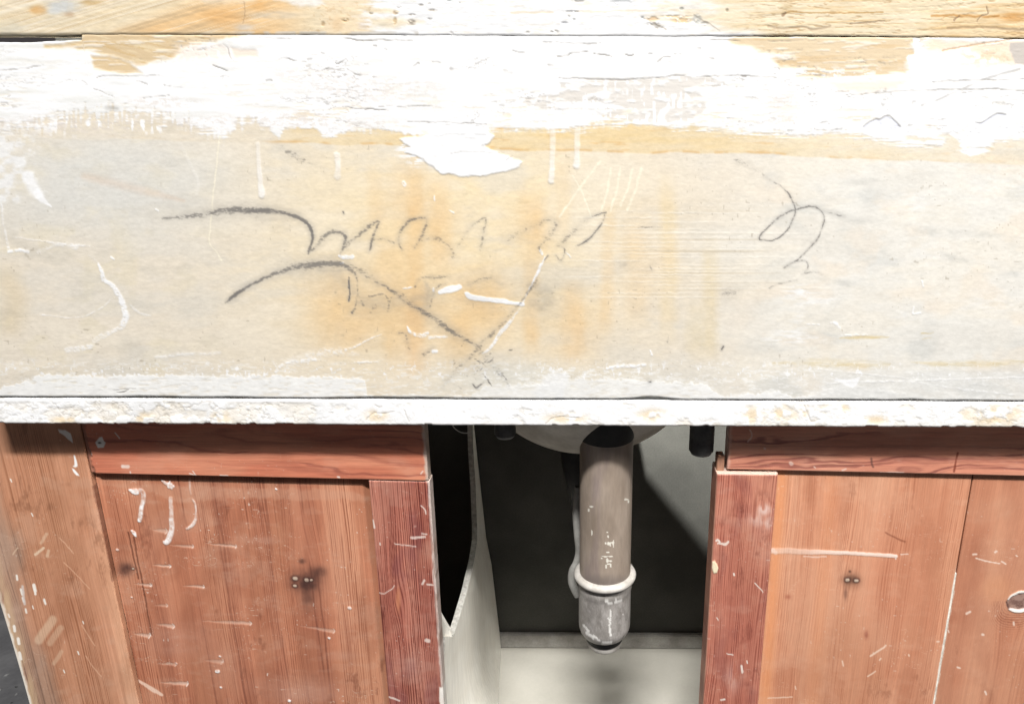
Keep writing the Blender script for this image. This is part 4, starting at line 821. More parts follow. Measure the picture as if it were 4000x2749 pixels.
def left_cabinet():
    xl, xseam = xat(114, 2749, YW), xat(440, 2270, YW)
    xp1 = xat(1478, 2300, YW); xr = xat(1716, 2480, YW)
    cab = empty('wooden_cabinet', (float(xl + xr) / 2, YW, Z_GROUND))
    tag(cab, 'left pine cabinet front with a recessed panel, white paint drips and gouges', 'cabinet')
    yp = YW + .0085
    xra = xat(1000, 1863, YW); zra = float(unproj(1000, 1863, YW)[2])
    rail_b = lambda x: zra + SL * (x - xra)
    # left stile: warped forward and weathered grey at its outer edge
    w = Wood('stile', xl, xseam, Z_TOPW, Z_BOT, YW, 2.2, 4.5, 401)
    w.knots(((485, 2215, 9, .5),))
    w.grainy(rgb(230, 176, 140), rgb(218, 158, 124), rgb(144, 92, 64), 1.1, .7, 1.0, 2.0, 12.9)
    px, py, p = w.px, w.py, w.p
    edge = xl
    mm = (w.X - xl) * 1000
    gz = 1 - ss(22, 58, mm + (fbm(px / 90, py / 240, 3, 402) - .5) * 44); p.blend(gz * .72, rgb(168, 138, 118)); p.blend(gz * w.line * .6, rgb(92, 70, 58))
    p.blend(gz * ss(.55, .75, fbm(px / 60, py / 150, 4, 403)) * .5, rgb(176, 146, 126))
    ye = (1 - ss(8, 20, mm + (fbm(px / 30, py / 160, 3, 404) - .5) * 10)) * ss(.35, .6, fbm(px / 16, py / 300, 3, 405)); p.blend(ye * .7, rgb(206, 176, 138))
    p.blend((1 - ss(2.5, 6.5, mm + (fbm(px / 20, py / 30, 4, 406) - .5) * 6)) * ss(2250, 2400, py), rgb(236, 226, 210))
    for (x0, y0, x1, y1, ww, k) in ((152, 2498, 206, 2420, 34, .55), (196, 2510, 236, 2452, 26, .4), (210, 2590, 240, 2545, 16, .4), (160, 2120, 182, 2085, 12, .5), (138, 2165, 170, 2140, 10, .9), (50, 2165, 68, 2138, 4, .8), (185, 2170, 190, 2150, 12, .6)):
        p.blend(p.stroke(((x0, y0), (x1, y1)), ww, .4, False) * k, rgb(226, 198, 168))
    for (x, y, r) in ((67, 2255, 8), (135, 2295, 12), (136, 2310, 9), (84, 2310, 9), (90, 2340, 8), (102, 2385, 7), (175, 2350, 8), (130, 2370, 5), (40, 2400, 6), (250, 2620, 5), (306, 2548, 5), (325, 2430, 4), (126, 2010, 5), (42, 1875, 5), (60, 2450, 10), (75, 2500, 10), (80, 2560, 12)):
        p.blend(p.stroke(((x - 2, y - r), (x + 2, y + r)), r, .3, False) * .95, rgb(243, 236, 224))
    p.blend(p.stroke(((88, 2290), (92, 2330), (96, 2358)), 10, .5) * .8, rgb(214, 204, 196))
    for pts in (((232, 2100), (262, 2130), (285, 2160)), ((250, 2195), (300, 2245), (350, 2298)), ((320, 2440), (350, 2490), (372, 2520)), ((335, 2560), (365, 2605), (395, 2640))): p.blend(p.stroke(pts, 4, .5) * .65, rgb(226, 178, 146))
    # dark pore lines along the seam
    cr = p.mask0()
    for pts in (((394, 2050), (418, 2160), (438, 2270)), ((360, 1900), (378, 1980), (394, 2050)), ((410, 2050), (432, 2170), (446, 2260)), ((400, 1920), (424, 2040))): p.stroke(pts, 5, .5, True, cr)
    p.blend(cr * .5, rgb(96, 54, 40)); w.H -= cr * .0006
    # pale chips where stile meets rail
    cp = p.poly(((226, 1676), (258, 1680), (276, 1692), (284, 1728), (268, 1716), (250, 1700), (232, 1690)), 2, 2); p.blend(cp, rgb(242, 236, 228)); p.blend(p.stroke(((290, 1780, 5), (296, 1815, 12), (288, 1822, 6)), 8, .3), rgb(247, 243, 238)); p.blend(p.poly(((281, 1828), (290, 1832), (306, 1850), (310, 1858), (298, 1856), (286, 1842)), 2, 1), rgb(250, 248, 244))
    w.wear(.9); w.knot(485, 2215, 26, 28, dots=((466, 2228, 9),))
    warp = -.0125 * (1 - ss(-2, 26, mm * 1.0)) * (1 - ss(0, .5, (Z_TOPW - w.Z)))
    w.build(M_WOOD, cab, .022, warp)
    # panel with a rounded field edge on the right and top
    w = Wood('panel', xseam + .0006, xp1 - .0004, lambda x: rail_b(x) + .012, Z_BOT + .01, yp, 2.3, 4.0, 431)
    w.knots(((500, 2215, 10, .5), (1190, 2265, 16, .6)))
    w.grainy(rgb(220, 160, 126), rgb(202, 134, 102), rgb(136, 78, 56), 1.0, .75, .95, 2.0, 13.1)
    px, py, p = w.px, w.py, w.p
    for (x, wd, k) in ((1210, 70, .45), (900, 60, .3), (780, 40, .25), (620, 40, .3), (1050, 30, .3), (1330, 30, .2)):
        xx = x + (py - 2250) * (2300 - x) / 8700; b = np.exp(-((px - xx) / wd) ** 2); p.blend(b * k * (.4 + .9 * w.line), rgb(128, 72, 58))
    for x in (1240, 1215, 1080, 1068, 1140, 880, 890, 760):
        xx = x + (py - 2250) * (2300 - x) / 8700 + (fbm(py / 160, py * 0 + x, 3, 433) - .5) * 10; ln = np.exp(-((px - xx) / 3.2) ** 2) * ss(.3, .5, vn(py / 300, py * 0 + x, 434)); p.blend(ln * .42, rgb(96, 50, 38)); w.H -= ln * .0003
    cr = p.mask0()
    for pts in (((446, 2280), (478, 2400), (500, 2470)), ((490, 2440), (506, 2530), (530, 2640), (552, 2760)), ((470, 2360), (492, 2430), (488, 2500), (505, 2580), (530, 2690)), ((520, 2100), (560, 2300), (590, 2480)), ((500, 2080), (540, 2260))): p.stroke(pts, 6, .5, True, cr)
    p.blend(cr * .6, rgb(86, 46, 32)); w.H -= cr * .0006
    bandt = p.poly(((400, 1890), (620, 1895), (1380, 1915), (1440, 1950), (1240, 1950), (900, 1948), (720, 1965), (560, 1915)), 8, 12); p.blend(bandt * .38, rgb(206, 158, 130))
    for (x, y, rx, ry, k) in ((1150, 2690, 180, 60, .35), (700, 2500, 150, 80, .3), (1330, 2560, 60, 20, .3), (1030, 2110, 70, 16, .4), (1200, 2715, 120, 36, .4), (680, 2060, 100, 60, .25), (870, 2610, 70, 90, .25)):
        p.blend(p.blob(x, y, rx, ry, 3) * k * (.3 + 1.0 * fbm(px / 50, py / 18, 4, int(x) % 37 + 440)), rgb(206, 164, 144))
    w.gouges(((594, 2070, 648, 2074, 14), (664, 2128, 752, 2134, 14), (800, 2122, 922, 2134, 12), (594, 2206, 664, 2211, 13), (524, 2280, 588, 2285, 11), (716, 2288, 796, 2291, 13), (604, 2362, 652, 2365, 12), (612, 2438, 676, 2445, 16), (524, 2476, 582, 2482, 13), (790, 2424, 978, 2434, 16), (614, 2590, 684, 2594, 12), (798, 2578, 868, 2584, 15), (628, 2664, 730, 2670, 12), (1172, 2445, 1302, 2464, 14)))
    m = p.stroke(((510, 2638, 6), (560, 2670, 12), (590, 2688, 15), (632, 2712, 12)), 10, .4); p.blend(m * .85, rgb(240, 208, 186))
    dr = p.mask0()
    p.stroke(((504, 1912, 6), (528, 1918, 24), (536, 1922, 18)), 20, .2, True, dr); p.stroke(((534, 1912, 6, .5), (552, 1915, 16, .6), (562, 1932, 18, .7), (558, 1962, 16, .9), (552, 1990, 17, 1), (546, 2026, 17, 1), (545, 2034, 10, 1)), 16, .25, True, dr)
    p.stroke(((514, 2072, 8), (524, 2080, 14), (530, 2094, 6)), 9, .3, True, dr); p.stroke(((634, 1876, 8, .8), (650, 1888, 12, .9), (668, 1892, 14, .9), (672, 1908, 8, .8)), 10, .4, True, dr); p.stroke(((664, 1878, 4), (660, 1900, 12, .9), (678, 1900, 10, .8)), 8, .4, True, dr)
    p.stroke(((666, 1944, 14, .5), (669, 1985, 15, .6), (670, 2025, 17, .8), (672, 2058, 18, .75), (664, 2092, 22, .85), (652, 2116, 20, .95), (642, 2116, 12, 1)), 16, .3, True, dr); p.stroke(((752, 1950, 5, .6), (762, 1965, 8, .7), (766, 2000, 7, .7), (764, 2030, 12, .8), (750, 2052, 12, .9), (730, 2064, 9, .8)), 8, .3, True, dr); p.stroke(((740, 1870, 8, .6), (745, 1930, 6, .3)), 6, .4, True, dr)
    for (x, y, r) in ((459, 2145, 6), (864, 2683, 5), (488, 2710, 5), (850, 2620, 9), (860, 2562, 5), (1365, 2373, 8), (1285, 2490, 6), (1080, 1908, 4), (516, 2332, 4), (474, 2380, 6), (350, 2600, 4), (1130, 2735, 7), (690, 2590, 4)):
        p.stroke(((x - r * .3, y), (x + r * .3, y + 1)), r * 1.4, .3, False, dr)
    p.blend(np.clip(dr * (.15 + 1.35 * fbm(px / 10, py / 12, 3, 436)), 0, 1), rgb(248, 244, 240)); w.H += dr * .0008
    w.wear(1.6)
    w.knot(492, 2222, 30, 26, dots=((520, 2220, 5),)); w.knot(1195, 2270, 58, 44, k=.95, dots=((1153, 2258, 11), (1198, 2264, 10), (1217, 2264, 6), (1151, 2287, 8))); w.knot(1180, 2190, 14, 10); w.knot(1200, 2330, 26, 60, k=.5); w.knot(1245, 2232, 30, 22, k=.6)
    ex = (xp1 - w.X) * 1000; ez = (rail_b(w.X) - w.Z) * 1000
    rr = np.hypot(np.clip(16 - ex, 0, None), np.clip(14 - ez, 0, None)); fe = ss(2, 16, rr)
    p.blend(ss(7, 15, rr) * .25, rgb(170, 96, 62))  # shade of the rounded edge darkened into the panel colour
    w.build(M_WOOD, cab, .012, fe * .006, .0006)
    # right stile with a worn white right edge
    w = Wood('stile', xp1, xr, lambda x: rail_b(x) - .0007, Z_BOT, YW, 1.9, 5.0, 461)
    w.knots(((1560, 2350, 9, .75),))
    w.grainy(rgb(208, 146, 124), rgb(190, 120, 100), rgb(100, 42, 34), 1.2, .6, 1.0, 1.75, 2.75)
    px, py, p = w.px, w.py, w.p
    p.blend(p.blob(1556, 2340, 10, 48, 3) * .8, rgb(204, 134, 98))
    p.blend(ss(.5, .75, fbm(px / 60, py / 130, 4, 463)) * .35, rgb(120, 68, 72))
    p.blend(p.blob(1600, 2600, 90, 60, 3) * .3 * (.3 + fbm(px / 40, py / 20, 3, 464)), rgb(206, 166, 150))
    mm = (xr - w.X) * 1000
    ed = 1 - ss(1.6, 5.2, mm + (fbm(px / 12, py / 34, 4, 465) - .5) * 5); p.blend(ed * .85, rgb(214, 204, 194)); p.blend(ed * ss(.5, .7, fbm(px / 7, py / 50, 3, 466)) * .6, rgb(140, 112, 98)); w.H -= ed * .0012 * fbm(px / 9, py / 22, 3, 467)
    p.blend(p.poly(((1715, 2680), (1740, 2690), (1750, 2749), (1730, 2790), (1716, 2740)), 3, 4), rgb(238, 232, 222))
    wm = p.mask0()
    for pts, ww in ((((1540, 2122), (1580, 2128), (1625, 2132)), 4), (((1648, 2084), (1668, 2086)), 5), (((1650, 2280), (1656, 2266)), 9), (((1668, 2280), (1690, 2284)), 6), (((1665, 2500), (1675, 2502)), 14), (((1470, 2312), (1500, 2318), (1530, 2300), (1540, 2288)), 3.5), (((1455, 2030), (1462, 2060)), 8), (((1484, 2120), (1485, 2126)), 6), (((1606, 2100), (1660, 2096)), 9), (((1645, 1975), (1660, 1990), (1664, 2005)), 5), (((1520, 2720), (1560, 2735)), 7)): p.stroke(pts, ww, .4, True, wm)
    p.blend(wm * .8, rgb(236, 222, 210))
    p.blend(ss(0, 6, (w.ZT[None] - w.Z) * 1000) * 0 + (1 - ss(.4, 1.6, (w.ZT[None] - w.Z) * 1000)) * .6, rgb(214, 190, 170))
    w.wear(1.0); w.build(M_WOOD, cab, .022, None, .0018)
    # top rail
    xl2 = xseam + .0008
    w = Wood('rail', xl2, xr - .0015, Z_TOPW, rail_b, YW - .0006, 2.8, 3.0, 481)
    px, py, p = w.px, w.py, w.p
    a = w.v + .10 * w.g + (fbm(w.g / 120, w.v / 26, 4, 482) - .5) * 34
    b = vn(a / 5.2, w.g / 260, 483); b2 = vn(a / 2.2, w.g / 120, 484)
    p.c[:] = rgb(200, 120, 92)
    p.blend(ss(.4, .7, fbm(w.g / 110, w.v / 30, 3, 485)) * .6, rgb(216, 148, 116))
    ln = ss(.58, .86, .65 * b + .35 * b2); p.blend(ln * .7, rgb(150, 84, 68)); w.H -= ln * .0002
    p.c *= (1 + (fbm(w.g / 40, w.v / 1.5, 3, 486) - .5) * .2)[..., None]
    p.blend((1 - ss(.6, 2.2, (w.Z - w.ZB[None]) * 1000)) * .55, rgb(222, 168, 140))
    mm = (w.X[:, -1:] - w.X) * 1000; ed = 1 - ss(1.0, 6, mm + (fbm(px / 14, py / 20, 4, 487) - .5) * 6); p.blend(ed * .85, rgb(206, 192, 178)); w.H -= ed * .0015 * fbm(px / 9, py / 14, 3, 488)
    m = p.poly(((372, 1728), (388, 1708), (398, 1706), (404, 1720), (412, 1728), (404, 1748), (382, 1750)), 2, 2); p.blend(m, rgb(240, 234, 226)); p.blend(p.blob(389, 1729, 7, 3, 4), rgb(60, 40, 36))
    wm = p.mask0()
    for pts, ww in ((((450, 1690), (468, 1712)), 5), (((350, 1760), (358, 1774)), 5), (((1320, 1862), (1326, 1864)), 8), (((508, 1842), (510, 1846)), 6), (((740, 1850), (770, 1858)), 4), (((752, 1840), (772, 1868), (745, 1866)), 4), (((1645, 1850), (1652, 1840)), 5), (((480, 1820), (500, 1822)), 14), (((860, 1856), (890, 1858)), 4)): p.stroke(pts, ww, .4, True, wm)
    p.blend(wm * .8, rgb(240, 230, 220))
    lx = (w.X - xl2) * 1000; ch = 1 - ss(3, 9, lx + (fbm(px / 16, py / 18, 4, 489) - .5) * 8); p.blend(ch * .6, rgb(150, 110, 92)); w.H -= ch * .0025
    w.wear(.7, rgb(226, 186, 164)); w.build(M_WOODH, cab, .0205, None, .0016)
    # sides behind the front
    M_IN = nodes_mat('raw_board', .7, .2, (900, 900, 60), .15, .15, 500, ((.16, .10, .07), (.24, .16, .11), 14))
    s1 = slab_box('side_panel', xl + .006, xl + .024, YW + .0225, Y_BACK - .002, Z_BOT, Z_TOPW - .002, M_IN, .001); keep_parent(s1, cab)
left_cabinet()

def right_cabinet():
    ys = YW - .0055
    xl = xat(2762, 2488, ys); xs1 = xat(2992, 2400, ys)
    cab = empty('wooden_cabinet', (.5, YW, Z_GROUND))
    tag(cab, 'right pine cabinet front of two boards split by a crack, with a white-ringed knot', 'cabinet')
    xra = xat(3400, 1846, YW); zra = float(unproj(3400, 1846, YW)[2])
    rail_b = lambda x: zra + SL * (x - xra)
    zs = float(unproj(2900, 1849, ys)[2]); 
    # stile
    w = Wood('stile', xl, xs1, lambda x: zs + SL * .35 * (x - xl), Z_BOT, ys, 1.9, 5.0, 501)
    w.grainy(rgb(226, 164, 138), rgb(208, 136, 112), rgb(128, 62, 50), 1.2, .55, .95, 1.8, 3.0)
    px, py, p = w.px, w.py, w.p
    p.blend(ss(1980, 2500, py) * .22, rgb(160, 88, 72)); p.blend(ss(.52, .75, fbm(px / 60, py / 130, 4, 503)) * .3, rgb(124, 70, 66))
    for (x, y, rx, ry, k) in ((2985, 1990, 26, 22, .8), (2965, 2030, 40, 26, .5), (3000, 2045, 30, 26, .5), (2860, 2650, 30, 60, .3)):
        p.blend(p.blob(x, y, rx, ry, 2.5) * k * ss(.3, .6, fbm(px / 14, py / 40, 3, int(x) % 31 + 505)), rgb(236, 214, 204))
    wm = p.mask0()
    p.stroke(((2797, 2112, 8), (2804, 2108, 8), (2812, 2116, 8), (2804, 2122, 6)), 7, .3, True, wm); p.stroke(((2812, 2122, 6), (2832, 2124, 11), (2844, 2114, 9)), 8, .4, True, wm)
    for pts, ww in ((((2840, 2552), (2865, 2555)), 4), (((2896, 2600), (2900, 2625)), 8), (((2815, 2732), (2830, 2730)), 7), (((2948, 2275), (2980, 2310)), 3.5), (((2918, 2580), (2920, 2588)), 5), (((2800, 2410), (2806, 2420)), 4), (((2866, 2240), (2868, 2246)), 7)): p.stroke(pts, ww, .4, True, wm)
    p.blend(wm * .9, rgb(240, 230, 218)); m = p.poly(((2782, 2192), (2792, 2188), (2800, 2202), (2806, 2218), (2800, 2236), (2788, 2238), (2780, 2216)), 2, 2); p.blend(m, rgb(240, 226, 190)); w.H += m * .001
    top = 1 - ss(.6, 2.4, (w.ZT[None] - w.Z) * 1000); p.blend(top * .9, rgb(216, 194, 176))
    lf = 1 - ss(.5, 2.0, (w.X - xl) * 1000 + (fbm(px / 9, py / 60, 3, 507) - .5) * 2); p.blend(lf * .5, rgb(206, 160, 134))
    w.wear(.9); o = w.build(M_WOOD, cab, .038, None, .0022)
    # rail
    xr0 = xat(2842, 1800, YW)
    w = Wood('rail', xr0, X1, Z_TOPW, rail_b, YW, 2.8, 3.0, 521)
    px, py, p = w.px, w.py, w.p
    c = unproj(3560, 1846, YW); dx = w.g - c[0] * 1000; dz = (w.v - c[2] * 1000) * 2.6
    ring = np.exp(-(dx * dx + dz * dz) / (2 * 24 ** 2)) * 13
    a = w.v + ring - .03 * w.g + (fbm(w.g / 90, w.v / 22, 4, 522) - .5) * 24
    b = vn(a / 4.4, w.g / 260, 523); b2 = vn(a / 2.0, w.g / 120, 524)
    p.c[:] = rgb(206, 136, 110); p.blend(ss(.4, .7, fbm(w.g / 110, w.v / 30, 3, 525)) * .6, rgb(222, 162, 134)); p.blend(ss(3650, 3720, px) * .4, rgb(220, 148, 118))
    ln = ss(.54, .84, .65 * b + .35 * b2); p.blend(ln * .75, rgb(136, 78, 68)); w.H -= ln * .0002
    p.c *= (1 + (fbm(w.g / 40, w.v / 1.5, 3, 526) - .5) * .2)[..., None]
    p.blend((1 - ss(.6, 2.4, (w.Z - w.ZB[None]) * 1000)) * .5, rgb(226, 180, 156))
    p.blend(p.stroke(((3742, 1768), (3732, 1810), (3726, 1842)), 7, .5) * .75, rgb(120, 56, 40)); p.blend(p.stroke(((3404, 1790), (3406, 1812), (3410, 1824)), 8, .7) * .6, rgb(90, 60, 54))
    ed = 1 - ss(1.0, 5, (w.X - xr0) * 1000 + (fbm(px / 12, py / 12, 4, 527) - .5) * 5); p.blend(ed * .6, rgb(220, 180, 160))
    wm = p.mask0()
    for pts, ww in ((((2930, 1678), (2938, 1700), (2922, 1724)), 5), (((3088, 1808), (3092, 1812)), 14), (((3290, 1836), (3304, 1830)), 6), (((2986, 1750), (2990, 1752)), 6), (((3180, 1822), (3186, 1826)), 5), (((3440, 1844), (3530, 1846)), 5)): p.stroke(pts, ww, .5, True, wm)
    p.blend(wm * .65, rgb(236, 214, 200)); w.wear(.6, rgb(226, 190, 172)); w.build(M_WOODH, cab, .024, None, .0016)
    # boards of the panel
    yp = YW + .0065
    xc_t = xat(3713, 2370, yp)
    w = Wood('panel_board', xs1 + .0008, xc_t - .0011, lambda x: rail_b(x) + .012, Z_BOT + .01, yp, 2.8, 4.2, 541)
    w.knots(((3330, 2268, 12, .55),))
    w.grainy(rgb(226, 168, 134), rgb(214, 150, 116), rgb(168, 104, 76), .8, .75, .72, 2.6, 13.4)
    px, py, p = w.px, w.py, w.p
    p.blend(np.exp(-((px - (3050 - .075 * (py - 1900))) / 26) ** 2) * .6, rgb(230, 152, 100)); p.blend(np.exp(-((px - (3250 - .09 * (py - 1900))) / 30) ** 2) * .3, rgb(232, 158, 112))
    p.blend(p.blob(3290, 2620, 140, 220, 3) * .3 * (.4 + fbm(px / 80, py / 200, 3, 543)), rgb(164, 112, 82)); p.blend(p.blob(3500, 2250, 160, 240, 3) * .25, rgb(200, 128, 98))
    m = p.stroke(((3014, 2150, 20, .6), (3070, 2150, 22, .5), (3140, 2154, 20, .65), (3250, 2157, 15, .95), (3380, 2162, 13, 1), (3460, 2168, 14, 1), (3500, 2172, 13, 1)), 16, .3); p.blend(m * .9, rgb(246, 226, 212)); w.H += m * .0005
    p.blend(p.stroke(((3018, 2146), (3030, 2156)), 16, .4) * .6, rgb(240, 216, 200)); p.blend(p.stroke(((3498, 2172), (3498, 2182)), 6, .4), rgb(246, 226, 212)); p.blend(p.stroke(((3520, 2164), (3546, 2163)), 5, .4) * .7, rgb(246, 226, 212)); p.blend(p.stroke(((3140, 2173), (3228, 2174)), 5, .5) * .7, rgb(240, 216, 200))
    p.blend(p.stroke(((3460, 2080), (3490, 2095), (3535, 2115)), 7, .7) * .5, rgb(120, 66, 46)); p.blend(p.blob(3078, 2330, 12, 9) * .5, rgb(150, 80, 60)); p.blend(p.blob(3384, 2478, 8, 16) * .6, rgb(140, 76, 60))
    wm = p.mask0()
    for pts, ww in ((((3400, 2560), (3450, 2530), (3460, 2520)), 7), (((3660, 2504), (3668, 2505)), 7), (((3550, 2556), (3552, 2560)), 6), (((3000, 2725), (3050, 2724), (3095, 2720)), 4), (((3108, 2680), (3110, 2690)), 5), (((3290, 2580), (3294, 2600)), 5), (((3390, 2640), (3420, 2620)), 5), (((3440, 2570), (3436, 2575)), 6)): p.stroke(pts, ww, .5, True, wm)
    p.blend(wm * .7, rgb(246, 222, 200)); w.wear(1.0, rgb(238, 196, 168))
    w.knot(3325, 2264, 34, 30, rgb(104, 72, 56), .8, ((3311, 2264, 9), (3345, 2266, 9))); w.knot(3320, 2231, 5, 5, rgb(60, 36, 30), 1); w.knot(3303, 2318, 8, 24, k=.4)
    ex = (w.X[:, -1:] - w.X) * 1000
    fl = (1 - ss(.4, 1.8, ex + (fbm(px / 8, py / 14, 4, 545) - .5) * 1.6)) * ss(2190, 2260, py) * (1 - ss(2560, 2720, py) * .5); p.blend(fl, rgb(240, 230, 216))
    w.build(M_WOOD, cab, .012, None, .0008)
    w = Wood('panel_board', xc_t + .0012, X1, lambda x: rail_b(x) + .012, Z_BOT + .01, yp + .0004, 3.0, 4.2, 561)
    w.knots(((3968, 2352, 16, .8),))
    w.grainy(rgb(214, 156, 122), rgb(200, 136, 104), rgb(156, 96, 72), .7, .6, .5, 2.8)
    px, py, p = w.px, w.py, w.p
    c = unproj(3975, 2356, w.y); dx = w.g - c[0] * 1000; dz = (w.v - c[2] * 1000)
    rr = np.hypot(dx, dz * .8); ringm = ss(.55, .8, np.sin(rr * 1.9 + 3 * fbm(px / 50, py / 50, 3, 562)) * .5 + .5) * np.exp(-((rr - 24) / 12) ** 2) * (dz < 4); p.blend(ringm * .45, rgb(120, 66, 48))
    p.blend(p.blob(3900, 2300, 70, 50, 3) * .35, rgb(222, 156, 112))
    # the knot with its painted rim
    kn = p.poly(((3930, 2355), (3938, 2335), (3960, 2318), (3990, 2310), (4040, 2312), (4055, 2345), (4030, 2378), (3990, 2386), (3950, 2384), (3935, 2370)), 3, 3); p.blend(kn, rgb(160, 128, 114)); p.blend(kn * ss(.45, .7, fbm(px / 22, py / 14, 4, 563)) * .6, rgb(96, 66, 58))
    rim = p.stroke(((3938, 2340, 6), (3952, 2324, 9), (3985, 2312, 10), (4030, 2308, 9)), 8, .3); rim = np.maximum(rim, p.stroke(((3942, 2376, 7), (3960, 2383, 13), (3985, 2384, 14), (4020, 2378, 10)), 10, .3)); p.blend(rim, rgb(244, 236, 226)); w.H += rim * .0012 - kn * .0006
    p.blend(p.stroke(((3932, 2350), (3940, 2372)), 7, .8) * .7, rgb(70, 42, 36))
    wm = p.mask0()
    for pts, ww in ((((3800, 2166), (3815, 2164)), 6), (((3812, 2180), (3850, 2190), (3905, 2200)), 5), (((3912, 2192), (3928, 2202)), 6), (((3886, 2156), (3892, 2152)), 8), (((3970, 2168), (3974, 2172)), 5), (((3776, 2395), (3790, 2388)), 9), (((3704, 2460), (3706, 2468)), 6), (((3960, 2430), (3962, 2440)), 7), (((3838, 2477), (3842, 2478)), 9), (((3848, 2700), (3852, 2710)), 8), (((3740, 2605), (3750, 2607)), 6)): p.stroke(pts, ww, .5, True, wm)
    p.blend(wm * .75, rgb(244, 226, 210)); w.wear(1.0, rgb(232, 192, 166))
    ex = (w.X - w.X[:, :1]) * 1000
    fl = (1 - ss(.3, 1.2, ex + (fbm(px / 8, py / 14, 4, 565) - .5) * 1.6)) * ss(2230, 2330, py) * .8; p.blend(fl, rgb(236, 224, 208))
    w.build(M_WOOD, cab, .012, None, .0008)
    # caulk in the lower part of the crack
    M_CAULK = nodes_mat('old_caulk', .8, .2, (300, 300, 120), .2, .4, 300, ((.45, .42, .37), (.66, .64, .58), 120))
    zc1 = float(unproj(3740, 2240, yp)[2])
    f = slab_box('filler', xc_t - .00105, xc_t + .00115, yp + .0012, yp + .009, Z_BOT + .02, zc1, M_CAULK, 0); keep_parent(f, cab)
    # tenon seen beside the rail end
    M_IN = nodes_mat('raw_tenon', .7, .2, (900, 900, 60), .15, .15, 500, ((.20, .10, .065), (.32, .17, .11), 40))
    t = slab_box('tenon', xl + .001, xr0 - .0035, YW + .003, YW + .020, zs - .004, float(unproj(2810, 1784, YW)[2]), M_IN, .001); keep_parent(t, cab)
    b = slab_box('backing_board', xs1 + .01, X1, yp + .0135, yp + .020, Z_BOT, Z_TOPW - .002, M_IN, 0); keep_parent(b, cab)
right_cabinet()

